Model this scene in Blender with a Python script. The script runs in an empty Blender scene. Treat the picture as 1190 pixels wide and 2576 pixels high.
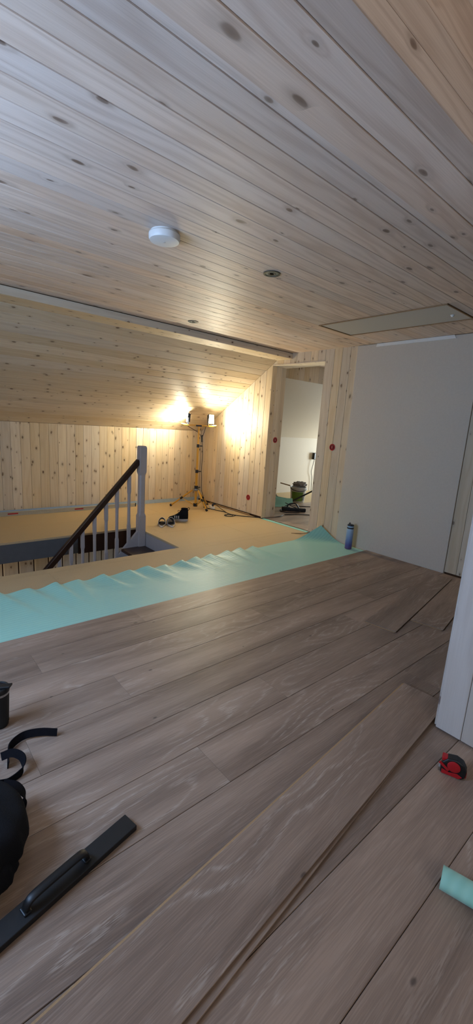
import bpy, bmesh, math, random
from mathutils import Vector, Matrix

random.seed(7)
SC = bpy.context.scene
COL = SC.collection

# ------------------------------------------------------------------ camera
CAM_H = 1.36
cd = bpy.data.cameras.new('camera')
cam = bpy.data.objects.new('camera', cd)
COL.objects.link(cam)
right = Vector((0.76140964, -0.64506342, 0.06440916))
down = Vector((-0.08365855, -0.19629726, -0.97696911))
fwd = Vector((0.64285037, 0.73848532, -0.2034277))
rm = Matrix((right, -down, -fwd)).transposed()
cam.matrix_world = Matrix.Translation((0, 0, CAM_H)) @ rm.to_4x4()
cd.sensor_fit = 'HORIZONTAL'
cd.sensor_width = 36.0
cd.lens = 36.0 * 1053.61 / 1190.0
cd.clip_start = 0.02
SC.camera = cam

# ------------------------------------------------------------------ world, window daylight, exposure
SC.view_settings.view_transform = 'Standard'
SC.view_settings.look = 'None'
SC.view_settings.gamma = 1.0
SC.view_settings.exposure = 0.40
SC.view_settings.use_curve_mapping = False
SC.cycles.max_bounces = 6
SC.cycles.diffuse_bounces = 4
SC.cycles.glossy_bounces = 2
SC.cycles.transmission_bounces = 2
SC.cycles.transparent_max_bounces = 4
SC.cycles.caustics_reflective = False
SC.cycles.caustics_refractive = False
SC.cycles.use_adaptive_sampling = True
SC.cycles.adaptive_threshold = 0.06

wd = bpy.data.worlds.new('overcast_sky')
SC.world = wd
wd.use_nodes = True
wn = wd.node_tree.nodes
wn['Background'].inputs[0].default_value = (0.62, 0.78, 1.0, 1)
wn['Background'].inputs[1].default_value = 0.6


def area_light(name, loc, target, sx, sy, energy, color, spread=math.pi):
    d = bpy.data.lights.new(name, 'AREA')
    d.shape = 'RECTANGLE'
    d.size = sx
    d.size_y = sy
    d.energy = energy
    d.color = color
    d.spread = spread
    o = bpy.data.objects.new(name, d)
    COL.objects.link(o)
    o.location = loc
    o.rotation_euler = (Vector(target) - Vector(loc)).to_track_quat('-Z', 'Y').to_euler()
    return o


# daylight behind the glass of the window in the left gable
area_light('daylight_left_window', (-0.92, 1.85, 1.45), (0.0, 1.85, 1.45), 1.10, 1.10, 64, (0.37, 0.59, 1.0))
# daylight behind the glass of the dormer window behind the camera
area_light('daylight_dormer_window', (0.02, -1.97, 2.0), (0.02, 0.0, 2.2), 1.3, 1.0, 15, (0.92, 0.95, 1.0))
# daylight in the room beyond the doorway
area_light('daylight_next_room_window', (9.18, 4.95, 0.85), (7.0, 4.95, 0.85), 0.9, 0.8, 80, (0.80, 0.94, 1.0))


# ------------------------------------------------------------------ materials
def lin(c):
    out = []
    for x in c[:3]:
        x = x / 255.0
        out.append(x / 12.92 if x <= 0.04045 else ((x + 0.055) / 1.055) ** 2.4)
    return (*out, 1.0)


class NT:
    def __init__(self, name):
        self.m = bpy.data.materials.new(name)
        self.m.use_nodes = True
        self.t = self.m.node_tree
        self.p = self.t.nodes['Principled BSDF']

    def n(self, typ, **kw):
        nd = self.t.nodes.new(typ)
        for k, v in kw.items():
            setattr(nd, k, v)
        return nd

    def l(self, a, b):
        self.t.links.new(a, b)

    def val(self, x, sock):
        if hasattr(x, 'is_output'):
            self.l(x, sock)
        else:
            sock.default_value = x

    def math(self, op, a, b=None, c=None, clamp=False):
        nd = self.n('ShaderNodeMath', operation=op, use_clamp=clamp)
        self.val(a, nd.inputs[0])
        if b is not None:
            self.val(b, nd.inputs[1])
        if c is not None:
            self.val(c, nd.inputs[2])
        return nd.outputs[0]

    def mix(self, f, a, b, blend='MIX'):
        nd = self.n('ShaderNodeMix', data_type='RGBA', blend_type=blend)
        self.val(f, nd.inputs[0])
        self.val(a, nd.inputs[6])
        self.val(b, nd.inputs[7])
        return nd.outputs[2]

    def smooth(self, x, a, b, to0=0.0, to1=1.0):
        nd = self.n('ShaderNodeMapRange', interpolation_type='SMOOTHSTEP')
        self.val(x, nd.inputs[0])
        self.val(a, nd.inputs[1])
        self.val(b, nd.inputs[2])
        self.val(to0, nd.inputs[3])
        self.val(to1, nd.inputs[4])
        return nd.outputs[0]

    def vec(self, x, y, z=0.0):
        nd = self.n('ShaderNodeCombineXYZ')
        self.val(x, nd.inputs[0])
        self.val(y, nd.inputs[1])
        self.val(z, nd.inputs[2])
        return nd.outputs[0]

    def noise(self, v, scale=1.0, detail=2.0, rough=0.5, dist=0.0, dims='3D'):
        nd = self.n('ShaderNodeTexNoise', noise_dimensions=dims)
        self.l(v, nd.inputs['Vector'])
        nd.inputs['Scale'].default_value = scale
        nd.inputs['Detail'].default_value = detail
        nd.inputs['Roughness'].default_value = rough
        nd.inputs['Distortion'].default_value = dist
        return nd.outputs[0]

    def bump(self, h, strength, dist):
        nd = self.n('ShaderNodeBump')
        nd.inputs['Strength'].default_value = strength
        nd.inputs['Distance'].default_value = dist
        self.l(h, nd.inputs['Height'])
        self.l(nd.outputs[0], self.p.inputs['Normal'])

    def coords(self, rand_amp=61.0):
        tc = self.n('ShaderNodeTexCoord')
        sp = self.n('ShaderNodeSeparateXYZ')
        self.l(tc.outputs['Object'], sp.inputs[0])
        oi = self.n('ShaderNodeObjectInfo')
        r = oi.outputs['Random']
        x = self.math('ADD', sp.outputs[0], self.math('MULTIPLY', r, rand_amp))
        y = self.math('ADD', sp.outputs[1], self.math('MULTIPLY', r, rand_amp * 3.7))
        return x, y, sp.outputs[2], r

    def done(self, col=None, rough=None, spec=None):
        if col is not None:
            self.val(col, self.p.inputs['Base Color'])
        if rough is not None:
            self.val(rough, self.p.inputs['Roughness'])
        if spec is not None:
            self.p.inputs['Specular IOR Level'].default_value = spec
        return self.m


def pine(name, light, dark, knot, rough=0.45, spec=0.4, density=0.5, ks=(3.3, 7.5)):
    t = NT(name)
    x, y, z, r = t.coords()
    # knots: stretched cells, one knot at most in each
    wob = t.noise(t.vec(t.math('MULTIPLY', x, 9.0), t.math('MULTIPLY', y, 16.0)), 1.0, 1.0)
    kx = t.math('ADD', t.math('MULTIPLY', x, ks[0]), t.math('MULTIPLY', wob, 0.16))
    ky = t.math('ADD', t.math('MULTIPLY', y, ks[1]), t.math('MULTIPLY', wob, 0.16))
    vo = t.n('ShaderNodeTexVoronoi', voronoi_dimensions='2D', feature='F1')
    t.l(t.vec(kx, ky), vo.inputs['Vector'])
    vo.inputs['Scale'].default_value = 1.0
    vo.inputs['Randomness'].default_value = 1.0
    sc = t.n('ShaderNodeSeparateColor')
    t.l(vo.outputs['Color'], sc.inputs[0])
    size = t.math('MULTIPLY', t.math('MAXIMUM', t.math('SUBTRACT', sc.outputs[0], 1.0 - density), 0.0), 0.105 / density)
    size = t.math('ADD', size, t.math('MULTIPLY', t.math('GREATER_THAN', sc.outputs[0], 1.0 - density), 0.035))
    d = vo.outputs['Distance']
    k = t.math('SUBTRACT', 1.0, t.smooth(d, t.math('MULTIPLY', size, 0.6), size))
    k = t.math('MULTIPLY', k, t.math('GREATER_THAN', size, 0.001))
    halo = t.math('MULTIPLY', t.math('SUBTRACT', 1.0, t.smooth(d, size, t.math('MULTIPLY', size, 2.6))),
                  t.math('GREATER_THAN', size, 0.001))
    # growth rings bending round the knots
    bend = t.math('MULTIPLY', t.math('MULTIPLY', t.math('SUBTRACT', 1.0, t.smooth(d, 0.0, 0.22)), 0.28), t.math('GREATER_THAN', size, 0.001))
    low = t.noise(t.vec(t.math('MULTIPLY', x, 0.9), t.math('MULTIPLY', y, 8.0)), 1.0, 2.0)
    ph = t.math('ADD', t.math('MULTIPLY', y, 95.0), t.math('MULTIPLY', low, 30.0))
    ph = t.math('ADD', ph, t.math('MULTIPLY', bend, 18.0))
    ring = t.math('MULTIPLY_ADD', t.math('SINE', ph), 0.5, 0.5)
    ring = t.math('POWER', ring, 2.0)
    fine = t.noise(t.vec(t.math('MULTIPLY', x, 5.0), t.math('MULTIPLY', y, 260.0)), 1.0, 2.0)
    g = t.math('ADD', t.math('MULTIPLY', ring, 0.34), t.math('MULTIPLY', fine, 0.62))
    g = t.math('ADD', g, t.math('MULTIPLY_ADD', low, 0.45, -0.12), clamp=True)
    col = t.mix(g, lin(light), lin(dark))
    # each board a shade of its own
    hue = t.n('ShaderNodeHueSaturation')
    t.l(col, hue.inputs['Color'])
    t.l(t.math('MULTIPLY_ADD', t.math('FRACT', t.math('MULTIPLY', r, 17.3)), 0.20, 0.90), hue.inputs['Value'])
    t.l(t.math('MULTIPLY_ADD', t.math('FRACT', t.math('MULTIPLY', r, 7.7)), 0.4, 0.8), hue.inputs['Saturation'])
    col = hue.outputs[0]
    col = t.mix(t.math('MULTIPLY', halo, 0.28), col, lin([c * 0.80 for c in dark]))
    kin = t.math('MULTIPLY_ADD', t.smooth(wob, 0.3, 0.7), 0.35, 0.55)
    col = t.mix(t.math('MULTIPLY', k, kin), col, lin(knot))
    core = t.math('MULTIPLY', k, t.math('SUBTRACT', 1.0, t.smooth(d, 0.0, t.math('MULTIPLY', size, 0.8))))
    col = t.mix(t.math('MULTIPLY', core, 0.35), col, lin([c * 0.7 for c in knot]))
    return t.done(col, t.math('MULTIPLY_ADD', fine, 0.15, rough - 0.07), spec)


def laminate(name, light, dark, pore):
    t = NT(name)
    x, y, z, r = t.coords(43.0)
    warp = t.noise(t.vec(t.math('MULTIPLY', x, 1.5), t.math('MULTIPLY', y, 6.0)), 1.0, 1.5)
    broad = t.noise(t.vec(t.math('MULTIPLY', x, 0.9), t.math('MULTIPLY', y, 9.0)), 1.0, 3.0)
    ph = t.math('ADD', t.math('MULTIPLY', y, 105.0), t.math('MULTIPLY', warp, 62.0))
    ring = t.math('MULTIPLY_ADD', t.math('SINE', ph), 0.5, 0.5)
    line = t.math('POWER', ring, 5.0)
    fine = t.noise(t.vec(t.math('MULTIPLY', x, 7.0), t.math('MULTIPLY', y, 260.0)), 1.0, 3.0)
    speck = t.noise(t.vec(t.math('MULTIPLY', x, 20.0), t.math('MULTIPLY', y, 250.0)), 1.0, 2.0)
    zone = t.smooth(t.noise(t.vec(t.math('MULTIPLY', x, 1.1), t.math('MULTIPLY', y, 5.0), 3.0), 1.0, 1.0), 0.45, 0.64)
    por = t.math('MULTIPLY', t.math('MULTIPLY', line, t.smooth(speck, 0.40, 0.58)), t.math('MULTIPLY_ADD', zone, 0.8, 0.15))
    pores2 = t.math('MULTIPLY', t.smooth(fine, 0.55, 0.80), 0.35)
    g = t.math('ADD', t.smooth(broad, 0.20, 0.85), t.math('MULTIPLY', t.math('SUBTRACT', fine, 0.5), 1.5), clamp=True)
    col = t.mix(g, lin(light), lin(dark))
    hue = t.n('ShaderNodeHueSaturation')
    t.l(col, hue.inputs['Color'])
    t.l(t.math('MULTIPLY_ADD', t.math('FRACT', t.math('MULTIPLY', r, 13.1)), 0.22, 0.88), hue.inputs['Value'])
    col = hue.outputs[0]
    col = t.mix(t.math('MULTIPLY', t.math('MAXIMUM', por, pores2), 0.52), col, lin(pore))
    # small dark knots
    vo = t.n('ShaderNodeTexVoronoi', voronoi_dimensions='2D', feature='F1')
    t.l(t.vec(t.math('MULTIPLY', x, 1.6), t.math('MULTIPLY', y, 3.2)), vo.inputs['Vector'])
    vo.inputs['Scale'].default_value = 1.0
    sc = t.n('ShaderNodeSeparateColor')
    t.l(vo.outputs['Color'], sc.inputs[0])
    sz = t.math('MULTIPLY', t.math('GREATER_THAN', sc.outputs[0], 0.45), t.math('MULTIPLY_ADD', sc.outputs[1], 0.022, 0.012))
    kn = t.math('SUBTRACT', 1.0, t.smooth(vo.outputs['Distance'], t.math('MULTIPLY', sz, 0.3), sz))
    kn = t.math('MULTIPLY', kn, t.math('GREATER_THAN', sz, 0.001))
    col = t.mix(t.math('MULTIPLY', kn, 0.7), col, lin((64, 52, 44)))
    return t.done(col, t.math('MULTIPLY_ADD', fine, 0.16, 0.34), 0.45)


def plain(name, rgb, rough=0.5, metal=0.0, spec=0.5, noise=0.0, nscale=40.0, bump=0.0):
    t = NT(name)
    if noise or bump:
        tc = t.n('ShaderNodeTexCoord')
        nv = t.noise(tc.outputs['Object'], nscale, 3.0, 0.6)
        if noise:
            col = t.mix(nv, lin([max(0, c * (1 - noise)) for c in rgb]), lin([min(255, c * (1 + noise)) for c in rgb]))
            t.val(col, t.p.inputs['Base Color'])
        else:
            t.p.inputs['Base Color'].default_value = lin(rgb)
        if bump:
            t.bump(nv, bump, 0.003)
    else:
        t.p.inputs['Base Color'].default_value = lin(rgb)
    t.p.inputs['Metallic'].default_value = metal
    t.p.inputs['Roughness'].default_value = rough
    t.p.inputs['Specular IOR Level'].default_value = spec
    return t.m


def emit(name, rgb, strength):
    t = NT(name)
    t.p.inputs['Base Color'].default_value = (0.8, 0.8, 0.8, 1)
    t.p.inputs['Emission Color'].default_value = (*rgb, 1)
    t.p.inputs['Emission Strength'].default_value = strength
    return t.m


def particleboard():
    t = NT('particleboard')
    tc = t.n('ShaderNodeTexCoord')
    a = t.noise(tc.outputs['Object'], 130.0, 3.0, 0.7)
    b = t.noise(tc.outputs['Object'], 3.0, 2.0)
    vo = t.n('ShaderNodeTexVoronoi', feature='F1')
    t.l(tc.outputs['Object'], vo.inputs['Vector'])
    vo.inputs['Scale'].default_value = 26.0
    sc = t.n('ShaderNodeSeparateColor')
    t.l(vo.outputs['Color'], sc.inputs[0])
    chip = t.math('MULTIPLY', t.math('GREATER_THAN', sc.outputs[0], 0.88),
                  t.math('SUBTRACT', 1.0, t.smooth(vo.outputs['Distance'], 0.06, 0.16)))
    col = t.mix(a, lin((202, 180, 142)), lin((174, 150, 112)))
    col = t.mix(t.math('MULTIPLY', b, 0.3), col, lin((186, 158, 116)))
    col = t.mix(t.math('MULTIPLY', chip, 0.45), col, lin((112, 84, 54)))
    t.bump(a, 0.06, 0.001)
    return t.done(col, 0.6, 0.3)


def foam_mat():
    t = NT('foam_underlay')
    tc = t.n('ShaderNodeTexCoord')
    sp = t.n('ShaderNodeSeparateXYZ')
    t.l(tc.outputs['Object'], sp.inputs[0])
    wob = t.noise(tc.outputs['Object'], 9.0, 2.0)
    rib = t.math('MULTIPLY_ADD', t.math('SINE', t.math('ADD', t.math('MULTIPLY', sp.outputs[1], 210.0), t.math('MULTIPLY', wob, 3.0))), 0.5, 0.5)
    col = t.mix(t.math('MULTIPLY', rib, 0.55), lin((156, 210, 192)), lin((138, 196, 178)))
    t.bump(rib, 0.22, 0.003)
    t.p.inputs['Sheen Weight'].default_value = 0.2
    return t.done(col, 0.42, 0.5)


def fabric(name, rgb):
    t = NT(name)
    tc = t.n('ShaderNodeTexCoord')
    a = t.noise(tc.outputs['Object'], 420.0, 2.0)
    b = t.noise(tc.outputs['Object'], 14.0, 3.0)
    col = t.mix(a, lin([c * 0.7 for c in rgb]), lin([c * 1.35 for c in rgb]))
    t.bump(t.math('ADD', a, t.math('MULTIPLY', b, 2.0)), 0.4, 0.004)
    return t.done(col, 0.9, 0.15)


def bottle_mat():
    t = NT('bottle_gradient_plastic')
    tc = t.n('ShaderNodeTexCoord')
    sp = t.n('ShaderNodeSeparateXYZ')
    t.l(tc.outputs['Object'], sp.inputs[0])
    cr = t.n('ShaderNodeValToRGB')
    e = cr.color_ramp.elements
    e[0].position, e[0].color = 0.02, lin((92, 66, 112))
    e[1].position, e[1].color = 0.95, lin((164, 186, 204))
    m1 = cr.color_ramp.elements.new(0.22)
    m1.color = lin((84, 82, 140))
    m2 = cr.color_ramp.elements.new(0.5)
    m2.color = lin((120, 142, 182))
    t.l(t.math('DIVIDE', sp.outputs[2], 0.25), cr.inputs[0])
    return t.done(cr.outputs[0], 0.3, 0.5)


M = {}
M['ceil'] = pine('whitewashed_pine_ceiling', (234, 214, 196), (194, 169, 149), (122, 97, 80), 0.46, 0.42, 0.42, (3.4, 7.6))
M['pine'] = pine('pale_pine_panelling', (226, 210, 182), (204, 182, 150), (106, 76, 54), 0.46, 0.35, 0.55, (5.2, 9.5))
M['pinewhite'] = pine('whitewashed_pine_panelling', (206, 196, 184), (184, 170, 156), (118, 98, 88), 0.46, 0.35, 0.40)
M['lam'] = laminate('grey_oak_laminate', (166, 141, 121), (116, 95, 80), (200, 182, 164))
M['lamcore'] = plain('laminate_core', (172, 138, 98), 0.75, noise=0.12, nscale=200)
M['lamdark'] = plain('laminate_underside', (74, 58, 46), 0.8)
M['chip'] = particleboard()
M['foam'] = foam_mat()
M['white'] = plain('white_wallboard', (202, 191, 174), 0.75, spec=0.25, noise=0.03, nscale=60, bump=0.12)
M['hatch'] = plain('hatch_paint', (196, 191, 182), 0.5, noise=0.03, nscale=90)
M['gap'] = plain('dark_gap', (78, 55, 38), 0.9, spec=0.1)
M['hidden'] = plain('rough_timber', (120, 100, 78), 0.9, noise=0.1)
M['stairwhite'] = plain('stair_paint', (168, 160, 156), 0.45, noise=0.03, nscale=30)
M['brown'] = plain('dark_brown_varnish', (46, 27, 19), 0.35, noise=0.12, nscale=25)
M['greyboard'] = plain('grey_joist_lining', (84, 86, 88), 0.6, noise=0.08, nscale=14)
M['membrane'] = plain('blue_membrane', (168, 188, 204), 0.4, noise=0.06, nscale=20)
M['alu'] = plain('brushed_aluminium', (196, 194, 182), 0.35, metal=0.6, noise=0.05, nscale=50)
M['red'] = plain('red_plastic', (170, 22, 30), 0.4)
M['darkred'] = plain('dark_red_plastic', (104, 10, 14), 0.5)
M['pinkred'] = plain('pale_red_plastic', (206, 92, 88), 0.4)
M['black'] = plain('black_plastic', (15, 15, 16), 0.45)
M['rubber'] = plain('black_rubber', (16, 16, 17), 0.6, noise=0.2, nscale=30)
M['barblack'] = plain('black_powder_coat', (17, 17, 18), 0.6, noise=0.3, nscale=60, bump=0.1)
M['yellow'] = plain('yellow_paint', (214, 160, 50), 0.35)
M['brass'] = plain('pale_yellow_grip', (226, 196, 120), 0.4)
M['detector'] = plain('detector_plastic', (224, 222, 216), 0.45)
M['canring'] = plain('dark_green_ring', (46, 50, 40), 0.5)
M['caninner'] = plain('can_inner_grey', (122, 128, 112), 0.6)
M['steel'] = plain('steel', (180, 180, 180), 0.25, metal=1.0)
M['fabric'] = fabric('black_fabric', (20, 20, 22))
M['strap'] = fabric('black_webbing', (15, 14, 18))
M['bottle'] = bottle_mat()
M['navy'] = plain('navy_lid', (24, 30, 44), 0.35)
M['shoeblack'] = fabric('black_knit', (22, 23, 25))
M['sole'] = plain('grey_sole', (176, 170, 162), 0.6)
M['stripe'] = plain('white_stripe', (222, 218, 210), 0.5)
M['slidegrey'] = plain('slide_upper', (84, 78, 70), 0.6, noise=0.08, nscale=60)
M['slidedark'] = plain('slide_footbed', (44, 40, 38), 0.7)
M['bucket'] = plain('bucket_plastic', (206, 206, 200), 0.4)
M['green'] = plain('green_label', (112, 148, 62), 0.5, noise=0.1, nscale=20)
M['rag'] = fabric('grey_rag', (130, 126, 122))
M['scrap'] = plain('pale_foam_scrap', (150, 214, 206), 0.6)
M['carton'] = plain('brown_carton', (132, 98, 66), 0.8, noise=0.1)
M['socket'] = plain('white_socket', (226, 224, 216), 0.4)
M['lamp'] = emit('work_light_led', (1.0, 0.91, 0.66), 345.0)
M['frame'] = plain('hatch_frame_wood', (150, 118, 80), 0.6, noise=0.1, nscale=30)
M['windowpaint'] = plain('window_paint', (226, 226, 222), 0.4)
g = NT('window_glass')
tr = g.n('ShaderNodeBsdfTransparent')
gl = g.n('ShaderNodeBsdfGlossy')
gl.inputs['Roughness'].default_value = 0.02
mx = g.n('ShaderNodeMixShader')
mx.inputs[0].default_value = 0.06
g.l(tr.outputs[0], mx.inputs[1])
g.l(gl.outputs[0], mx.inputs[2])
g.l(mx.outputs[0], g.t.nodes['Material Output'].inputs['Surface'])
M['glass'] = g.m


# ------------------------------------------------------------------ mesh helpers
class MB:
    def __init__(self):
        self.v = []
        self.f = []

    def add(self, vs, fs):
        o = len(self.v)
        self.v += [tuple(p) for p in vs]
        self.f += [tuple(i + o for i in q) for q in fs]
        return self

    def box(self, x0, x1, y0, y1, z0, z1):
        vs = [(x, y, z) for z in (z0, z1) for y in (y0, y1) for x in (x0, x1)]
        return self.add(vs, [(0, 2, 3, 1), (4, 5, 7, 6), (0, 1, 5, 4), (2, 6, 7, 3), (0, 4, 6, 2), (1, 3, 7, 5)])

    def obox(self, c, u, v, w):
        """box about c with half axes u, v, w"""
        c, u, v, w = map(Vector, (c, u, v, w))
        vs = [c + a * u + b * v + d * w for d in (-1, 1) for b in (-1, 1) for a in (-1, 1)]
        return self.add(vs, [(0, 2, 3, 1), (4, 5, 7, 6), (0, 1, 5, 4), (2, 6, 7, 3), (0, 4, 6, 2), (1, 3, 7, 5)])

    def prism(self, poly, a, b, axis='z'):
        """poly in the two other axes, extruded from a to b"""
        n = len(poly)

        def mk(p, h):
            if axis == 'z':
                return (p[0], p[1], h)
            if axis == 'y':
                return (p[0], h, p[1])
            return (h, p[0], p[1])
        vs = [mk(p, a) for p in poly] + [mk(p, b) for p in poly]
        fs = [tuple(range(n))[::-1], tuple(range(n, 2 * n))]
        fs += [(i, (i + 1) % n, n + (i + 1) % n, n + i) for i in range(n)]
        return self.add(vs, fs)

    def lathe(self, prof, n=24, c=(0, 0, 0), mat=None, cap=True):
        vs, fs = [], []
        for r, z in prof:
            for i in range(n):
                a = 2 * math.pi * i / n
                p = Vector((r * math.cos(a), r * math.sin(a), z))
                if mat:
                    p = mat @ p
                vs.append(p + Vector(c))
        m = len(prof)
        for j in range(m - 1):
            for i in range(n):
                k = (i + 1) % n
                fs.append((j * n + i, j * n + k, (j + 1) * n + k, (j + 1) * n + i))
        if cap:
            fs.append(tuple(range(n))[::-1])
            fs.append(tuple((m - 1) * n + i for i in range(n)))
        return self.add(vs, fs)

    def tube(self, path, r, n=8, squash=None):
        pts = [Vector(p) for p in path]
        rs = r if isinstance(r, (list, tuple)) else [r] * len(pts)
        t0 = (pts[1] - pts[0]).normalized()
        up = Vector((0, 0, 1)) if abs(t0.z) < 0.9 else Vector((1, 0, 0))
        side = t0.cross(up).normalized()
        vs, fs = [], []
        for i, p in enumerate(pts):
            t = (pts[min(i + 1, len(pts) - 1)] - pts[max(i - 1, 0)]).normalized()
            side = (side - t * side.dot(t)).normalized()
            nrm = t.cross(side)
            for j in range(n):
                a = 2 * math.pi * j / n + math.pi / n
                vs.append(p + (side * math.cos(a) + nrm * math.sin(a)) * rs[i])
        for i in range(len(pts) - 1):
            for j in range(n):
                k = (j + 1) % n
                fs.append((i * n + j, i * n + k, (i + 1) * n + k, (i + 1) * n + j))
        fs.append(tuple(range(n))[::-1])
        fs.append(tuple((len(pts) - 1) * n + j for j in range(n)))
        return self.add(vs, fs)

    def loft(self, rings, closed=True, caps=True):
        n = len(rings[0])
        vs = [p for ring in rings for p in ring]
        fs = []
        for i in range(len(rings) - 1):
            for j in range(n if closed else n - 1):
                k = (j + 1) % n
                fs.append((i * n + j, i * n + k, (i + 1) * n + k, (i + 1) * n + j))
        if caps and closed:
            fs.append(tuple(range(n))[::-1])
            fs.append(tuple((len(rings) - 1) * n + j for j in range(n)))
        return self.add(vs, fs)

    def mesh(self, name, mat, smooth=None):
        me = bpy.data.meshes.new(name)
        me.from_pydata(self.v, [], self.f)
        bm = bmesh.new()
        bm.from_mesh(me)
        bmesh.ops.recalc_face_normals(bm, faces=bm.faces)
        bm.to_mesh(me)
        bm.free()
        if mat:
            me.materials.append(mat)
        if smooth is not None:
            me.polygons.foreach_set('use_smooth', [True] * len(me.polygons))
            me.set_sharp_from_angle(angle=math.radians(smooth))
        return me

    def build(self, name, mat, parent=None, smooth=None, bevel=0.0, seg=2, sub=0, loc=None):
        o = bpy.data.objects.new(name, self.mesh(name, mat, smooth))
        COL.objects.link(o)
        if parent:
            o.parent = parent
        if loc:
            o.location = loc
        if bevel:
            b = o.modifiers.new('bevel', 'BEVEL')
            b.width = bevel
            b.segments = seg
            b.limit_method = 'ANGLE'
            b.angle_limit = math.radians(40)
        if sub:
            s = o.modifiers.new('sub', 'SUBSURF')
            s.levels = sub
            s.render_levels = sub
        return o


def tag(o, label=None, cat=None, group=None, kind=None):
    if label:
        o['label'] = label
    if cat:
        o['category'] = cat
    if group:
        o['group'] = group
    if kind:
        o['kind'] = kind
    return o


def thing(name, label, cat, loc=(0, 0, 0), rz=0.0, group=None):
    o = bpy.data.objects.new(name, None)
    COL.objects.link(o)
    o.empty_display_size = 0.05
    o.location = loc
    o.rotation_euler = (0, 0, rz)
    return tag(o, label, cat, group)


def structure(name, label, mb, mat):
    o = mb.build(name, mat)
    tag(o, label, None, None, 'structure')
    return o


_bm_cache = {}


def board_mesh(L, W, T, ch, mat, key):
    """x along 0..L, y across, visible face z=0 with chamfered long edges"""
    k = (round(L, 3), round(W, 4), T, ch, key)
    if k not in _bm_cache:
        h = W / 2
        prof = [(-h, -T), (h, -T), (h, -ch), (h - ch, 0), (-h + ch, 0), (-h, -ch)]
        _bm_cache[k] = MB().prism(prof, 0, L, 'x').mesh(key, mat)
    return _bm_cache[k]


def place(name, me, parent, o, xa, ya, za):
    ob = bpy.data.objects.new(name, me)
    COL.objects.link(ob)
    ob.parent = parent
    m = Matrix((Vector(xa), Vector(ya), Vector(za))).transposed().to_4x4()
    m.translation = Vector(o)
    ob.matrix_basis = m
    return ob


def clip_poly(poly, a, b, c):
    """keep a*u+b*v<=c"""
    out = []
    n = len(poly)
    for i in range(n):
        p, q = poly[i], poly[(i + 1) % n]
        dp = a * p[0] + b * p[1] - c
        dq = a * q[0] + b * q[1] - c
        if dp <= 1e-9:
            out.append(p)
        if (dp < 0) != (dq < 0) and abs(dp - dq) > 1e-12:
            t = dp / (dp - dq)
            out.append((p[0] + t * (q[0] - p[0]), p[1] + t * (q[1] - p[1])))
    return out


def cut_board(name, parent, o, xa, ya, za, poly, T, ch, mat):
    """board with an outline (x along, y across) of its own, chamfered face at z=0"""
    if len(poly) < 3:
        return None
    ys = [p[1] for p in poly]
    y0, y1 = min(ys), max(ys)
    if y1 - y0 < 0.012:
        return None
    mid = (y0 + y1) / 2
    inner = [(p[0], mid + (p[1] - mid) * (1 - 2 * ch / (y1 - y0))) for p in poly]
    n = len(poly)
    vs = [(p[0], p[1], -T) for p in poly] + [(p[0], p[1], -ch) for p in poly] + [(p[0], p[1], 0) for p in inner]
    fs = [tuple(range(n))[::-1], tuple(range(2 * n, 3 * n))]
    for k in (0, n):
        fs += [(k + i, k + (i + 1) % n, k + n + (i + 1) % n, k + n + i) for i in range(n)]
    me = MB().add(vs, fs).mesh(name, mat)
    return place(name, me, parent, o, xa, ya, za)


def rot2(p, a):
    c, s = math.cos(a), math.sin(a)
    return (p[0] * c - p[1] * s, p[0] * s + p[1] * c)


# ------------------------------------------------------------------ room dimensions (metres)
XG = 4.34            # right gable face
XL = -0.80           # left gable face
YK = 6.05            # knee wall face
YB = -1.85           # wall behind the camera
ZC = 2.34            # flat ceiling
ZK = 1.217           # top of the knee wall
YBEAM0, YBEAM1, ZBEAM = 4.05, 4.34, 2.267
SLOPE = (ZBEAM - ZK) / (YK - YBEAM1)
WB = 0.118           # board module
GAP = 0.002
TB = 0.013
CH = 0.0022
NB0, NB1, ZNB = 0.714, 1.035, 2.263     # near boxed beam
ZN = 2.80            # ceiling over the camera


def slope_z(y):
    return ZK + (YK - y) * SLOPE


# ------------------------------------------------------------------ ceiling
ceil = structure('ceiling', 'whitewashed pine board ceiling running flat over the room',
                 MB().box(XL, XG, NB1 - 0.02, YBEAM0 + 0.02, ZC + TB + 0.001, ZC + 0.06), M['gap'])
y = 1.153 - WB * 1
cb = board_mesh(XG - XL, WB - GAP, TB, CH, M['ceil'], 'ceiling_board')
HX0, HX1, HY0, HY1 = 3.315, 3.835, 1.585, 2.80     # hatch opening
k = 0
while True:
    a, b = y, y + WB
    y += WB
    if a > YBEAM0:
        break
    if b < NB1:
        continue
    b2 = min(b, YBEAM0)
    a2 = max(a, NB1)
    if b2 - a2 < 0.02:
        continue
    w = b2 - a2 - GAP
    mid = (a2 + b2) / 2
    # boards that meet the hatch are cut on both sides of it
    if b2 > HY0 and a2 < HY1:
        lo, hi = a2 + GAP / 2 - mid, b2 - GAP / 2 - mid
        segs = [(XL, HX0), (HX1, XG)]
        for s0, s1 in segs:
            place('ceiling_board', board_mesh(s1 - s0, w, TB, CH, M['ceil'], 'ceiling_board'), ceil,
                  (s0, mid, ZC), (1, 0, 0), (0, -1, 0), (0, 0, -1))
        for e0, e1 in ((a2, HY0), (HY1, b2)):
            if e1 - e0 > 0.02 and e0 >= a2 and e1 <= b2:
                place('ceiling_board', board_mesh(HX1 - HX0, e1 - e0 - GAP, TB, CH, M['ceil'], 'ceiling_board'), ceil,
                      (HX0, (e0 + e1) / 2, ZC), (1, 0, 0), (0, -1, 0), (0, 0, -1))
    else:
        place('ceiling_board', board_mesh(XG - XL, w, TB, CH, M['ceil'], 'ceiling_board'), ceil,
              (XL, mid, ZC), (1, 0, 0), (0, -1, 0), (0, 0, -1))

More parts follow.
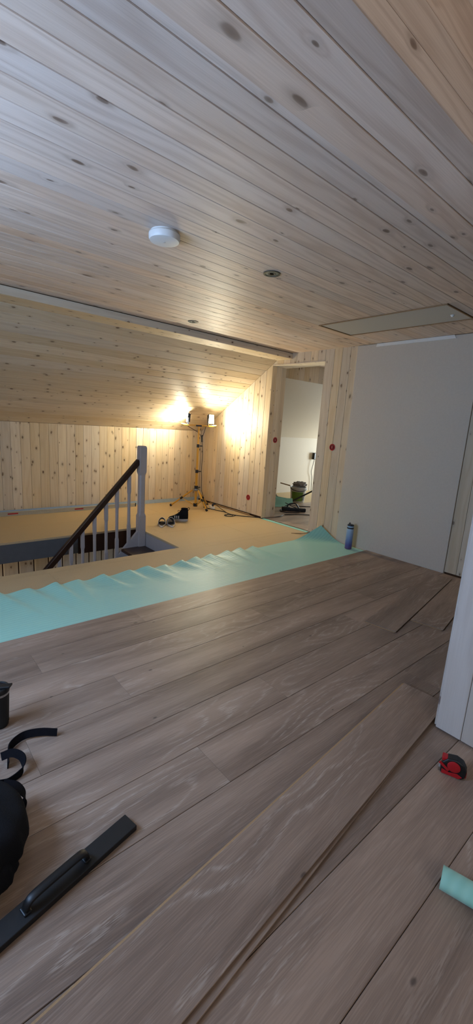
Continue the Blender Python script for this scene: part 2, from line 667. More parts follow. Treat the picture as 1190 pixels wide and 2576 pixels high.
# boxed beam between ceiling and slope
beam = structure('trim_1', 'boxed pine beam where the flat ceiling meets the slope',
                 MB().box(XL, XG, YBEAM0 + TB, YBEAM1, ZBEAM + TB, ZC + 0.02), M['gap'])
place('beam_face_board', board_mesh(XG - XL, ZC - ZBEAM - 0.006, TB, 0.001, M['pine'], 'beam_face_board'), beam,
      (XL, YBEAM0, (ZC + ZBEAM) / 2 - 0.002), (1, 0, 0), (0, 0, 1), (0, -1, 0))
bw = (YBEAM1 - YBEAM0 - TB) / 2
for i in range(2):
    place('beam_soffit_board', board_mesh(XG - XL, bw - 0.001, TB, 0.001, M['pine'], 'beam_soffit_board'), beam,
          (XL, YBEAM0 + TB * 0 + bw * (i + 0.5) + TB, ZBEAM), (1, 0, 0), (0, -1, 0), (0, 0, -1))

# sloping ceiling, boards running along the room
sl_len = math.hypot(YK - YBEAM1, ZBEAM - ZK)
sd = Vector((0, (YBEAM1 - YK), ZBEAM - ZK)).normalized()      # up the slope
sn = Vector((0, sd.z, -sd.y)) * -1                             # into the room
if sn.z > 0:
    sn = -sn
sback = MB()
p0 = Vector((0, YK, ZK)) - sn * (TB + 0.001)
p1 = Vector((0, YBEAM1, ZBEAM)) - sn * (TB + 0.001)
q0, q1 = p0 - sn * 0.05, p1 - sn * 0.05
sback.prism([(p0.y, p0.z), (p1.y, p1.z), (q1.y, q1.z), (q0.y, q0.z)], XL, XG, 'x')
slope = structure('ceiling_slope', 'sloping pine board ceiling above the knee wall', sback, M['gap'])
nsl = int(sl_len / WB) + 1
for i in range(nsl):
    a, b = i * WB, min((i + 1) * WB, sl_len)
    if b - a < 0.02:
        continue
    c = Vector((XL, YK, ZK)) + sd * ((a + b) / 2)
    place('slope_board', board_mesh(XG - XL, b - a - GAP, TB, CH, M['pine'], 'slope_board'), slope,
          c, (1, 0, 0), sn.cross(Vector((1, 0, 0))), sn)

# near boxed beam over the camera's right side and the raised ceiling beyond it
nb = structure('trim_2', 'wide boxed pine beam overhead near the camera',
               MB().box(XL, XG, NB0 + TB, NB1 - 0.001, ZNB + TB, ZN), M['gap'])
yy = NB1
for w in (0.115, 0.118, 0.088):
    place('beam_soffit_board', board_mesh(XG - XL, w - GAP, TB, CH, M['ceil'], 'beam_soffit_board'), nb,
          (XL, yy - w / 2, ZNB), (1, 0, 0), (0, -1, 0), (0, 0, -1))
    yy -= w
zz = ZNB
for w in (0.068, 0.092, 0.118, 0.118, 0.118):
    place('beam_face_board', board_mesh(XG - XL, w - GAP, TB, CH, M['ceil'], 'beam_face_board'), nb,
          (XL, NB0, zz + w / 2), (1, 0, 0), (0, 0, 1), (0, -1, 0))
    zz += w
structure('ceiling_near', 'plain pine ceiling over the dormer', MB().box(XL, XG, YB, NB1, ZN, ZN + 0.05), M['ceil'])

# ------------------------------------------------------------------ knee wall
wk = structure('wall_far', 'low pine panelled knee wall under the slope',
               MB().box(XL, XG, YK + TB + 0.001, YK + 0.08, 0, ZK + 0.04), M['gap'])
kb = board_mesh(ZK - 0.062, WB - GAP, TB, CH, M['pine'], 'knee_wall_board')
x = 1.211 - WB * 38
while x < XG - 0.03:
    w = min(WB, XG - x)
    if x > XL and w > 0.03:
        me = kb if w > WB - 0.001 else board_mesh(ZK - 0.062, w - GAP, TB, CH, M['pine'], 'knee_wall_board')
        place('wall_board', me, wk, (x + w / 2, YK, 0.06), (0, 0, 1), (1, 0, 0), (0, -1, 0))
    x += WB
MB().box(XL, XG, YK - 0.001, YK + TB, 0, 0.059).build('membrane_strip', M['membrane'], wk)

# ------------------------------------------------------------------ right gable wall with the doorway
DY0, DY1, DZ = 3.50, 4.41, 2.20     # door opening
WY0, WY1 = 1.683, 3.03              # white panel
XD = 4.62                           # back of the wall
gb = MB()
gb.box(XG + TB + 0.001, XD, YB, DY0 - TB, -0.02, 2.9)
gb.box(XG + TB + 0.001, XD, DY0 - TB, DY1 + TB, DZ + TB, 2.9)
gb.box(XG + TB + 0.001, XD, DY1 + TB, 6.3, -0.02, 2.9)
wr = structure('wall_right', 'gable wall of vertical pine boards and a white panel with a doorway', gb, M['gap'])


def gable_board(y0, y1, z0, z1):
    poly = [(z0, y0 + GAP / 2), (z1, y0 + GAP / 2), (z1, y1 - GAP / 2), (z0, y1 - GAP / 2)]
    # under the slope: z <= ZK + (YK - y)*SLOPE
    poly = clip_poly(poly, 1.0, SLOPE, ZK + YK * SLOPE - 0.002)
    poly = [(u, -(v)) for u, v in poly]
    cut_board('wall_board', wr, (XG, 0, 0), (0, 0, 1), (0, -1, 0), (-1, 0, 0), poly, TB, CH, M['pine'])


y = DY1
while y < YK:
    gable_board(y, min(y + WB, YK), 0.03, 2.5)
    y += WB
edges = [WY1, 3.131, 3.249, 3.366, DY0]
for a, b in zip(edges[:-1], edges[1:]):
    gable_board(a, b, 0.02, ZC)
y = DY0
while y < DY1 - 0.01:
    gable_board(y, min(y + WB, DY1), DZ + 0.012, ZC)
    y += WB
y = WY0
while y > YB:
    gable_board(y - WB, y, 0.024, ZC if y < NB0 else ZC)
    y -= WB
# the white board panel, standing a little proud
wp = MB().box(XG - 0.016, XG + TB, WY0, WY1, 0.0, ZC - 0.004).build('white_panel', M['white'], wr, bevel=0.002)
wp['label'] = 'white painted wallboard'
ws = MB()
ws.prism([(1.93, ZC - 0.035), (2.79, ZC - 0.035), (2.78, ZC - 0.004), (1.95, ZC - 0.002)], XG - 0.024, XG - 0.0165, 'x')
ws.build('paper_strip', M['socket'], wr)
# doorway lining
rv = structure('trim_3', 'pine lining of the doorway',
               MB().box(XG + 0.002, XD, DY1 + TB, DY1 + TB + 0.01, 0, DZ), M['gap'])
for i, (a, b) in enumerate(((XG + 0.001, 4.43), (4.43, 4.53), (4.53, XD))):
    place('lining_board', board_mesh(DZ - 0.01, b - a - GAP, TB, CH, M['pine'], 'lining_board'), rv,
          ((a + b) / 2, DY1, 0.01), (0, 0, 1), (1, 0, 0), (0, -1, 0))
for i, (a, b) in enumerate(((XG + 0.001, 4.43), (4.43, 4.53), (4.53, XD))):
    place('lining_board', board_mesh(DZ - 0.01, b - a - GAP, TB, CH, M['pine'], 'lining_board'), rv,
          ((a + b) / 2, DY0, 0.01), (0, 0, 1), (-1, 0, 0), (0, 1, 0))
MB().box(XG - 0.004, XD, DY0, DY1, DZ, DZ + 0.012).build('head_board', M['pine'], rv)

# ------------------------------------------------------------------ near corner wall on the right
XN, YN = 1.914, 0.661
wn_ = structure('wall_near_right', 'whitewashed pine partition ending in a corner at the right edge',
                MB().box(XN + TB + 0.001, XN + 0.10, YB, YN - 0.002, 0.022, ZN), M['hidden'])
y = YN
w = 0.114
while y - w > YB:
    place('wall_board', board_mesh(ZN - 0.022, w - GAP, TB, CH, M['pinewhite'], 'near_wall_board'), wn_,
          (XN, y - w / 2, 0.022), (0, 0, 1), (0, -1, 0), (-1, 0, 0))
    y -= w
    w = WB
place('end_board', board_mesh(ZN - 0.022, 0.084, TB, CH, M['pinewhite'], 'near_wall_end'), wn_,
      (XN + TB + 0.043, YN + TB - 0.002, 0.022), (0, 0, 1), (-1, 0, 0), (0, 1, 0))
MB().box(XN + 0.012, XN + 0.09, YB, YN - 0.006, 0.0125, 0.0225).build('gap_shade_strip', M['rubber'], wn_)  # black strip standing in for the dark shade in the gap under the boards

# ------------------------------------------------------------------ walls out of view
lb = MB()
WYA, WYB_, WZA, WZB = 1.25, 2.45, 0.85, 2.05
lb.box(XL - 0.15, XL, YB, WYA, -0.02, 2.9)
lb.box(XL - 0.15, XL, WYB_, 6.3, -0.02, 2.9)
lb.box(XL - 0.15, XL, WYA, WYB_, -0.02, WZA)
lb.box(XL - 0.15, XL, WYA, WYB_, WZB, 2.9)
structure('wall_left', 'pine gable wall with a window', lb, M['pine'])
w1 = tag(MB().box(XL - 0.10, XL - 0.05, WYA, WYB_, WZA, WZA + 0.06).build('window_1', M['windowpaint']),
         'white framed window in the left gable', None, None, 'structure')
MB().box(XL - 0.10, XL - 0.05, WYA, WYB_, WZB - 0.06, WZB).build('frame_rail', M['windowpaint'], w1)
for yy in (WYA, (WYA + WYB_) / 2 - 0.03, WYB_ - 0.06):
    MB().box(XL - 0.10, XL - 0.05, yy, yy + 0.06, WZA + 0.06, WZB - 0.06).build('frame_stile', M['windowpaint'], w1)
MB().box(XL - 0.079, XL - 0.073, WYA + 0.05, WYB_ - 0.05, WZA + 0.05, WZB - 0.05).build('pane', M['glass'], w1)
bb = MB()
bx0, bx1, bz0, bz1 = -0.65, 0.7, 1.45, 2.55
bb.box(XL, bx0, YB - 0.15, YB, -0.02, 2.9)
bb.box(bx1, XG + 0.28, YB - 0.15, YB, -0.02, 2.9)
bb.box(bx0, bx1, YB - 0.15, YB, -0.02, bz0)
bb.box(bx0, bx1, YB - 0.15, YB, bz1, 2.9)
structure('wall_near', 'pine wall with a dormer window', bb, M['pine'])
w2 = tag(MB().box(bx0, bx1, YB - 0.10, YB - 0.05, bz0, bz0 + 0.06).build('window_2', M['windowpaint']),
         'white framed dormer window', None, None, 'structure')
MB().box(bx0, bx1, YB - 0.10, YB - 0.05, bz1 - 0.06, bz1).build('frame_rail', M['windowpaint'], w2)
for xx in (bx0, bx1 - 0.06):
    MB().box(xx, xx + 0.06, YB - 0.10, YB - 0.05, bz0 + 0.06, bz1 - 0.06).build('frame_stile', M['windowpaint'], w2)
MB().box(bx0 + 0.05, bx1 - 0.05, YB - 0.079, YB - 0.073, bz0 + 0.05, bz1 - 0.05).build('pane', M['glass'], w2)

# ------------------------------------------------------------------ floors
SX0, SX1, SY0, SY1 = -0.6, 2.45, 3.73, 4.72     # stair opening
fb = MB()
fb.box(XL, XG, YB, SY0, -0.22, -0.023)
fb.box(XL, XG + 0.28, SY1 + 0.06, YK + 0.1, -0.22, -0.023)
fb.box(SX1 + 0.03, XG, SY0, SY1 + 0.06, -0.22, -0.023)
fb.box(XL, SX0, SY0, SY1 + 0.06, -0.22, -0.023)
fl = structure('floor', 'bare particleboard subfloor round the stair opening', fb, M['hidden'])


def panel(x0, x1, y0, y1):
    MB().box(x0 + 0.0006, x1 - 0.0006, y0 + 0.0006, y1 - 0.0006, -0.022, 0.0).build('floor_panel', M['chip'], fl)


def panel_rows(x0, x1, y0, y1, depth, starts):
    y = y0
    i = 0
    while y < y1 - 0.001:
        yb = min(y + depth, y1)
        x = starts[i % len(starts)]
        while x > x0:
            x -= 2.4
        while x < x1:
            a, b = max(x, x0), min(x + 2.4, x1)
            if b - a > 0.01:
                panel(a, b, y, yb)
            x += 2.4
        y = yb
        i += 1


panel_rows(XL, XG, SY1, YK + TB, 0.61, [1.95, 0.75, 3.1])
panel_rows(SX1, XG, SY0, SY1, 0.61, [3.55, 2.6])
panel_rows(XL, SX0, SY0, SY1, 0.61, [0.1])
panel_rows(XL, XG, 2.40, SY0, 0.61, [2.2, 1.05, 0.4])
panel_rows(XL, XG, YB, 2.40, 1.22, [0.3, 1.4])

# laminate
LT, LB = 0.012, 0.004
LW = 0.2247
lam = structure('floor_laminate', 'grey oak laminate planks laid as far as the foam',
                MB().box(XL, XG - 0.03, YB, 2.572, 0.0005, 0.0038), M['lamdark'])
joints = {0: 1.30, 1: 0.57, 2: 2.06, 3: 0.86, 4: 0.374, 5: 1.50, 6: 0.935, 7: 0.05, 8: 0.02, 9: 0.2, 10: 0.1, 11: 0.0}
row = 0
ytop = 2.578
PL = 2.205
while ytop > YB + 0.05:
    ybot = max(ytop - LW, YB)
    j = joints.get(row, random.uniform(0, PL))
    x = j
    while x > XL:
        x -= PL
    while x < XG - 0.03:
        a, b = max(x, XL + 0.005), min(x + PL, XG - 0.026)
        if b - a > 0.02:
            place('plank', board_mesh(b - a - 0.0008, ytop - ybot - 0.0018, LT - LB, 0.0014, M['lam'], 'laminate_plank'), lam,
                  (a, (ytop + ybot) / 2, LT), (1, 0, 0), (0, 1, 0), (0, 0, 1))
        x += PL
    ytop = ybot
    row += 1

# ------------------------------------------------------------------ stairwell lining and lower storey
sw = MB()
sw.box(SX0, 1.70, SY1, SY1 + 0.03, -0.225, -0.022)
well = structure('wall_stairwell', 'lining boards of the stair opening', sw, M['greyboard'])
MB().box(1.702, SX1, SY1 - 0.004, SY1 + 0.03, -0.235, -0.024).build('brown_lining', M['brown'], well)
MB().box(SX1, SX1 + 0.03, SY0, SY1 + 0.03, -0.50, -0.024).build('white_lining', M['stairwhite'], well)
MB().box(SX0, SX1 + 0.03, SY0 - 0.03, SY0, -2.6, -0.024).build('near_lining', M['stairwhite'], well)
MB().box(SX0 - 0.03, SX0, SY0, SY1 + 0.03, -0.50, -0.024).build('end_lining', M['stairwhite'], well)
low = structure('wall_lower', 'beige panelled wall of the storey below', MB().box(-1.6, 3.2, 5.32, 5.38, -2.6, -0.225), M['gap'])
x = -1.55
while x < 3.1:
    place('lower_wall_board', board_mesh(2.37, 0.16, TB, 0.006, M['pine'], 'lower_wall_board'), low,
          (x + 0.08, 5.305, -2.6), (0, 0, 1), (1, 0, 0), (0, -1, 0))
    x += 0.172
pl_ = bpy.data.lights.new('downstairs_fill', 'POINT')  # unseen light added to brighten the wall of the lower storey
pl_.energy = 9
pl_.color = (1.0, 0.80, 0.52)
pl_.shadow_soft_size = 0.12
po_ = bpy.data.objects.new('downstairs_fill', pl_)
COL.objects.link(po_)
po_.location = (0.2, 4.95, -1.1)
structure('floor_lower', 'floor of the storey below', MB().box(-1.6, 3.2, SY0 - 0.03, 5.4, -2.66, -2.6), M['hidden'])
structure('wall_lower_right', 'side wall of the storey below', MB().box(3.2, 3.25, SY0 - 0.03, 5.4, -2.66, -0.2), M['white'])
structure('wall_lower_left', 'other side wall of the storey below', MB().box(-1.65, -1.6, SY0 - 0.03, 5.4, -2.66, -0.2), M['white'])

# ------------------------------------------------------------------ room beyond the doorway
XR = 9.2
nf = structure('floor_next_room', 'floor of the room beyond the doorway', MB().box(XG + 0.05, XR, 2.2, 6.2, -0.03, 0.0), M['chip'])
row, ytop = 0, 5.02
while ytop > 2.3:
    x = XG + 0.055 - (row * 0.7 % 1.6)
    while x < 6.3:
        a, b = max(x, XG + 0.055), min(x + PL, 6.3)
        if b - a > 0.05:
            place('plank', board_mesh(b - a - 0.0012, LW - 0.0014, LT - LB, 0.0011, M['lam'], 'laminate_plank'), nf,
                  (a, ytop - LW / 2, LT), (1, 0, 0), (0, 1, 0), (0, 0, 1))
        x += PL
    ytop -= LW
    row += 1
nk = structure('wall_next_room', 'white knee wall of the room beyond the doorway', MB().box(XD, XR, 6.10, 6.18, 0.0, 1.175), M['white'])
s2 = MB()
y0, z0 = 6.10, 1.172
y1, z1 = 4.58, 2.112
s2.prism([(y0 - 0.0, z0), (y1, z1), (y1 + 0.04, z1 + 0.06), (y0 + 0.08, z0 + 0.03)], XD, XR, 'x')
structure('ceiling_next_room_slope', 'white sloping ceiling beyond the doorway', s2, M['white'])
tf = structure('trim_4', 'pine clad beam face beyond the doorway', MB().box(XD, XR, 4.58 + TB, 4.70, 2.10, 2.40), M['gap'])
x = XD
while x < 6.6:
    place('beam_board', board_mesh(0.30, WB - GAP, TB, CH, M['pine'], 'next_beam_board'), tf,
          (x + WB / 2, 4.58, 2.10), (0, 0, 1), (1, 0, 0), (0, -1, 0))
    x += WB
MB().box(6.6, XR, 4.58, 4.59, 2.10, 2.40).build('beam_cladding', M['pine'], tf)
structure('ceiling_next_room', 'ceiling beyond the doorway', MB().box(XD, XR, 2.2, 4.6, 2.36, 2.42), M['ceil'])
structure('wall_next_room_end', 'end wall of the room beyond the doorway', MB().box(XR, XR + 0.06, 2.2, 6.2, 0, 2.5), M['white'])
nb2 = MB()
nb2.box(XD, 6.9, 2.2, 2.26, 0, 2.4)
nb2.box(8.3, XR, 2.2, 2.26, 0, 2.4)
nb2.box(6.9, 8.3, 2.2, 2.26, 0, 0.65)
nb2.box(6.9, 8.3, 2.2, 2.26, 1.85, 2.4)
structure('wall_next_room_side', 'side wall with window beyond the doorway', nb2, M['white'])
# threshold foam strip
th = MB().box(XG - 0.012, XG + 0.05, DY0 + 0.02, DY1 - 0.02, 0.0, 0.004).build('threshold_foam', M['scrap'])
tag(th, 'thin strip of aqua foam along the doorway threshold', 'foam strip')

# ------------------------------------------------------------------ foam underlay sheet
def foam_far(x):
    return 3.29 + 0.022 * math.sin(x * 2.1 + 0.6) + 0.012 * math.sin(x * 5.3)


ridges = []
rx = -1.4
rr = random.Random(3)
while rx < 3.3:
    ridges.append((rx, rr.uniform(0.024, 0.042), rr.uniform(0.06, 0.10), rr.uniform(0.30, 0.55), rr.uniform(-0.1, 0.35)))
    rx += rr.uniform(0.15, 0.24)


def foam_z(x, y):
    d = foam_far(x) - y
    z = 0.0
    for cx, a, w, dep, slant in ridges:
        u = (x - (cx + slant * d)) / w
        if -3 < u < 3:
            f = math.exp(-u * u * (0.6 if u < 0 else 9.0))
            z += a * f * max(0.0, 1 - d / dep) ** 1.3
    return z


fm = MB()
nx, ny = 300, 34
fx0, fx1 = -0.78, 4.30
fn = Vector((0.684, 0.729))
fp = Vector((3.82, 3.315))
top, bot = [], []
for i in range(nx + 1):
    x = fx0 + (fx1 - fx0) * i / nx
    yf = foam_far(x)
    for j in range(ny + 1):
        y = 2.56 + (yf - 2.56) * j / ny
        z = 0.0006 + foam_z(x, y)
        if y < 2.585:
            z = 0.0006
        s = (x - fp.x) * fn.x + (y - fp.y) * fn.y
        px, py, pz = x, y, z
        if s > 0:
            R_ = 0.20
            ang = min(s / R_, 0.92)
            hs = R_ * math.sin(ang) + max(0, s - R_ * 0.92) * math.cos(0.92)
            hz = R_ * (1 - math.cos(ang)) + max(0, s - R_ * 0.92) * math.sin(0.92)
            px, py, pz = x + (hs - s) * fn.x, y + (hs - s) * fn.y, z + hz
        top.append((px, py, pz + 0.003))
        bot.append((px, py, pz))
n = len(top)
fs = []
W_ = ny + 1
for i in range(nx):
    for j in range(ny):
        a = i * W_ + j
        fs.append((a, a + W_, a + W_ + 1, a + 1))
        fs.append((n + a, n + a + 1, n + a + W_ + 1, n + a + W_))
for i in range(nx):
    for j in (0, ny):
        a = i * W_ + j
        fs.append((a, a + W_, n + a + W_, n + a))
for j in range(ny):
    for i in (0, nx):
        a = i * W_ + j
        fs.append((a, a + 1, n + a + 1, n + a))
fm.add(top + bot, fs)
tag(fm.build('foam_underlay', M['foam'], smooth=60),
    'wide wavy sheet of aqua foam underlay along the laminate edge', 'underlay')

# ------------------------------------------------------------------ staircase
st = thing('staircase', 'white railed stair with dark brown handrail and treads in the floor opening', 'staircase', (2.40, 4.53, -2.6))


def sb(mb, name, mat, **kw):
    o = mb.build(name, mat, st, **kw)
    o.location = (-2.40, -4.53, 2.6)
    return o


def oct_section(c, h, ch):
    """square of half width h with corners cut by ch"""
    x, y = c
    return [(x - h + ch, y - h), (x + h - ch, y - h), (x + h, y - h + ch), (x + h, y + h - ch),
            (x + h - ch, y + h), (x - h + ch, y + h), (x - h, y + h - ch), (x - h, y - h + ch)]


def post(c, levels):
    rings = []
    for z, h, ch in levels:
        rings.append([(p[0], p[1], z) for p in oct_section(c, h, ch)])
    return MB().loft(rings)


sb(post((2.400, 4.53), [(-0.42, 0.044, 0.003), (0.20, 0.044, 0.003), (0.235, 0.038, 0.016), (0.70, 0.038, 0.016),
                        (0.735, 0.044, 0.003), (1.03, 0.044, 0.003), (1.046, 0.036, 0.004)]), 'newel_post', M['stairwhite'])
hr0, hr1 = Vector((2.362, 4.53, 0.868)), Vector((1.02, 4.53, -0.60))
hd = (hr1 - hr0).normalized()
hn = Vector((-hd.z, 0, hd.x))
sb(MB().obox((hr0 + hr1) / 2, hd * ((hr1 - hr0).length / 2), (0, 0.026, 0), hn * 0.031), 'handrail', M['brown'], bevel=0.008)


def rail_z(x):
    return hr0.z + (x - hr0.x) * hd.z / hd.x


def string_z(x):
    return 0.0 + (x - 2.337) * 1.02


for x in (2.240, 2.089, 1.957, 1.820, 1.682, 1.553, 1.423, 1.290, 1.155):
    zt, zb = rail_z(x) - 0.02, string_z(x) - 0.05
    L = zt - zb
    sb(post((x, 4.53), [(zb, 0.0185, 0.002), (zb + L * 0.28, 0.0185, 0.002), (zb + L * 0.31, 0.0155, 0.006),
                        (zb + L * 0.72, 0.0155, 0.006), (zb + L * 0.75, 0.0185, 0.002), (zt, 0.0185, 0.002)]),
       'baluster', M['stairwhite'])
sb(MB().prism([(2.37, 0.03), (2.37, -0.40), (1.0, -1.80), (0.62, -1.80)], 4.512, 4.548, 'y'), 'inner_string', M['stairwhite'], bevel=0.004)
sb(MB().prism([(2.44, -0.02), (2.44, -0.40), (1.0, -1.80), (0.62, -1.80)], SY0 + 0.003, SY0 + 0.035, 'y'), 'outer_string', M['stairwhite'])
for i in range(7):
    zt = -0.18 - i * 0.19
    x1 = 2.445 - i * 0.186
    sb(MB().box(x1 - 0.31, x1, SY0 + 0.036, 4.511, zt - 0.035, zt), 'tread', M['brown'], bevel=0.006)

# ------------------------------------------------------------------ hatch, smoke detector, ceiling sockets
h = thing('ceiling_hatch', 'long white loft hatch with thin wooden frame in the ceiling', 'hatch', (HX0, HY0, ZC))
hx, hy = HX1 - HX0, HY1 - HY0
MB().box(0.019, hx - 0.019, 0.019, hy - 0.019, -0.002, 0.012).build('panel', M['hatch'], h, bevel=0.002)
for a in ((0.003, hx - 0.003, 0.003, 0.014), (0.003, hx - 0.003, hy - 0.014, hy - 0.003), (0.003, 0.014, 0.014, hy - 0.014), (hx - 0.014, hx - 0.003, 0.014, hy - 0.014)):
    MB().box(a[0], a[1], a[2], a[3], -0.007, 0.012).build('frame_strip', M['frame'], h, bevel=0.001)
MB().lathe([(0.016, 0.0), (0.016, -0.004), (0.010, -0.007), (0.010, -0.014), (0.004, -0.016)], 16, (hx * 0.62, 0.10, -0.002)).build('latch', M['socket'], h, smooth=40)
MB().box(0, hx, 0, hy, 0.014, 0.02).build('backing', M['gap'], h)

sd_ = thing('smoke_detector', 'round white smoke detector on the board ceiling', 'smoke detector', (1.272, 2.195, ZC))
MB().lathe([(0.074, 0.0), (0.074, -0.012), (0.083, -0.012), (0.083, -0.034), (0.078, -0.043), (0.060, -0.047), (0.001, -0.048)], 40).build('housing', M['detector'], sd_, smooth=35)
MB().lathe([(0.0835, -0.0115), (0.0835, -0.014)], 40).build('seam', M['hatch'], sd_, smooth=35)
MB().lathe([(0.006, -0.047), (0.006, -0.0495), (0.001, -0.05)], 12, (0.0, 0.0, 0)).build('button', M['hatch'], sd_, smooth=35)


def ceiling_can(name, label, loc, r, ring):
    t = thing(name, label, 'ceiling fitting', loc)
    MB().lathe([(r, -0.0005), (r, -0.005), (r * 0.78, -0.005), (r * 0.76, -0.0005)], 32, cap=False).build('outer_ring', M[ring], t, smooth=35)
    MB().lathe([(r * 0.77, -0.002), (r * 0.50, -0.0035), (r * 0.5, -0.001)], 32, cap=False).build('cover_plate', M['caninner'], t, smooth=35)
    MB().lathe([(r * 0.50, -0.003), (r * 0.42, -0.005), (r * 0.25, -0.003), (0.002, -0.003)], 24).build('centre_boss', M['canring'] if ring == 'canring' else M['socket'], t, smooth=35)


ceiling_can('downlight_socket', 'dark ringed round downlight opening between detector and hatch', (2.064, 2.176, ZC), 0.056, 'canring')
ceiling_can('downlight_socket', 'small round downlight opening next to the boxed beam', (2.521, 3.745, ZC), 0.052, 'canring')


# ------------------------------------------------------------------ red junction boxes
def junction(label, loc, axis):
    t = thing('junction_box', label, 'junction box', loc)
    if axis == 'x':
        m = Matrix.Rotation(-math.pi / 2, 3, 'Y')
    else:
        m = Matrix.Rotation(math.pi / 2, 3, 'X')
    MB().lathe([(0.042, 0.0), (0.042, 0.004), (0.031, 0.005), (0.030, 0.001)], 28, mat=m, cap=False).build('rim', M['red'], t, smooth=35)
    MB().lathe([(0.031, 0.0005), (0.031, 0.0015), (0.002, 0.0015)], 28, mat=m).build('cup', M['darkred'], t, smooth=35)
    MB().lathe([(0.010, 0.001), (0.010, 0.006), (0.002, 0.007)], 14, mat=m @ Matrix.Diagonal((2.0, 0.8, 1.0)) if axis == 'x' else m).build('slot', M['pinkred'], t, smooth=35)


junction('red round junction box in the boards right of the doorway', (XG, 3.249, 1.163), 'x')
junction('red junction box low on the pine wall left of the doorway', (XG, 4.732, 0.27), 'x')
junction('red junction box inside the doorway lining', (4.50, DY1, 1.176), 'y')

# ------------------------------------------------------------------ work light on tripod
wl = thing('work_light', 'yellow tripod work light with two lit lamp heads by the far corner', 'work light', (3.84, 5.43, 0))
MB().tube([(0, 0, 0.07), (0, 0, 0.62)], 0.019, 14).build('outer_mast', M['yellow'], wl, smooth=40)
MB().tube([(0, 0, 0.60), (0, 0, 1.02)], 0.016, 14).build('middle_mast', M['yellow'], wl, smooth=40)
MB().tube([(0, 0, 1.00), (0, 0, 1.31)], 0.0125, 14).build('inner_mast', M['yellow'], wl, smooth=40)
for z, r in ((0.345, 0.030), (0.60, 0.025), (1.00, 0.022)):
    o = MB().tube([(0, 0, z - 0.025), (0, 0, z + 0.025)], r, 14).build('collar', M['black'], wl, smooth=40)
    MB().tube([(0.02, -0.015, z), (0.055, -0.035, z)], 0.009, 8).build('knob', M['black'], o, smooth=40)
MB().lathe([(0.055, 0.29), (0.058, 0.30), (0.055, 0.325), (0.03, 0.33)], 18).build('leg_hub', M['steel'], wl, smooth=40)
MB().tube([(0, 0, 0.035), (0, 0, 0.085)], 0.034, 14).build('brace_hub', M['black'], wl, smooth=40)
feet = [(-0.27, 0.30), (0.035, -0.26), (0.36, 0.17)]
for fx, fy in feet:
    u = Vector((fx, fy, 0)).normalized()
    a = u * 0.045 + Vector((0, 0, 0.305))
    b = Vector((fx, fy, 0.018))
    lg = MB().tube([a, b], 0.0125, 10).build('leg', M['yellow'], wl, smooth=40)
    MB().tube([b + Vector((0, 0, 0.012)) - u * 0.012, b + u * 0.012 + Vector((0, 0, -0.006))], 0.019, 10).build('rubber_foot', M['black'], lg, smooth=40)
    m_ = a.lerp(b, 0.52)
    MB().tube([m_, u * 0.03 + Vector((0, 0, 0.06))], 0.006, 8).build('brace', M['yellow'], wl, smooth=40)
    MB().tube([m_ - u * 0.02 + Vector((0, 0, 0.015)), m_ + u * 0.02 - Vector((0, 0, 0.015))], 0.018, 10).build('clamp', M['black'], wl, smooth=40)
bd = Vector((0.817, -0.576, 0.0))
bz = 1.312
cb_ = MB().obox((0, 0, bz), bd * 0.235, Vector((-bd.y, bd.x, 0)) * 0.012, (0, 0, 0.010)).build('crossbar', M['yellow'], wl, bevel=0.003)
MB().obox((0, 0, bz - 0.004), bd * 0.045, Vector((-bd.y, bd.x, 0)) * 0.020, (0, 0, 0.012)).build('clamp_plate', M['black'], wl, bevel=0.003)
for s in (-1, 1):
    a = bd * (0.20 * s) + Vector((0, 0, bz + 0.006))
    b = bd * (0.275 * s) + Vector((0, 0, bz + 0.006))
    MB().tube([a, a.lerp(b, 0.5), b.lerp(a, 0.15), b], [0.009, 0.013, 0.016, 0.008], 12).build('grip', M['brass'], wl, smooth=50)


def head(pos, face, tilt):
    """flood lamp head: bracket, housing and lit lens"""
    f = Vector((face[0], face[1], 0)).normalized()
    sidev = Vector((-f.y, f.x, 0))
    f = (f * math.cos(tilt) + Vector((0, 0, math.sin(tilt)))).normalized()
    upv = f.cross(sidev)
    if upv.z < 0:
        upv = -upv
    c = Vector(pos)
    o = MB().obox(c - f * 0.010, sidev * 0.064, upv * 0.072, f * 0.013).build('lamp_head', M['black'], wl, bevel=0.006)
    MB().obox(c + f * 0.0065, sidev * 0.055, upv * 0.064, f * 0.004).build('lens', M['lamp'], o)
    for s in (-1, 1):
        MB().obox(c + sidev * (0.070 * s) - f * 0.008 - Vector((0, 0, 0.050)), sidev * 0.004, Vector((0, 0, 0.052)), f * 0.011).build('bracket', M['steel'], o)
    for k in range(5):
        MB().obox(c - f * 0.030 + sidev * (-0.05 + k * 0.025), sidev * 0.004, upv * 0.06, f * 0.010).build('fin', M['black'], o)
    return o


head(bd * -0.18 + Vector((0, 0, bz + 0.108)), (-0.86, 0.50), 0.06)
head(bd * 0.185 + Vector((0, 0, bz + 0.106)), (0.36, -0.93), 0.06)
MB().tube([bd * -0.17 + Vector((0, 0, bz - 0.02)), bd * -0.10 + Vector((0.02, 0.02, bz - 0.06)), bd * -0.02 + Vector((0.02, 0.02, bz - 0.10)),
           Vector((0.035, 0.0, 1.17)), Vector((0.055, -0.01, 1.12))], 0.004, 6).build('cable', M['rubber'], wl, smooth=60)
MB().tube([bd * 0.11 + Vector((0, 0, bz - 0.01)), bd * 0.085 + Vector((0.0, 0.0, bz - 0.10)), Vector((0.065, -0.02, 1.14)), Vector((0.06, -0.02, 1.10)),
           Vector((0.08, -0.02, 0.9)), Vector((0.075, -0.02, 0.6)), Vector((0.085, -0.03, 0.3)), Vector((0.13, -0.08, 0.08)), Vector((0.16, -0.12, 0.008)), Vector((0.165, -0.16, 0.005))],
          0.0045, 6).build('cable', M['rubber'], wl, smooth=60)
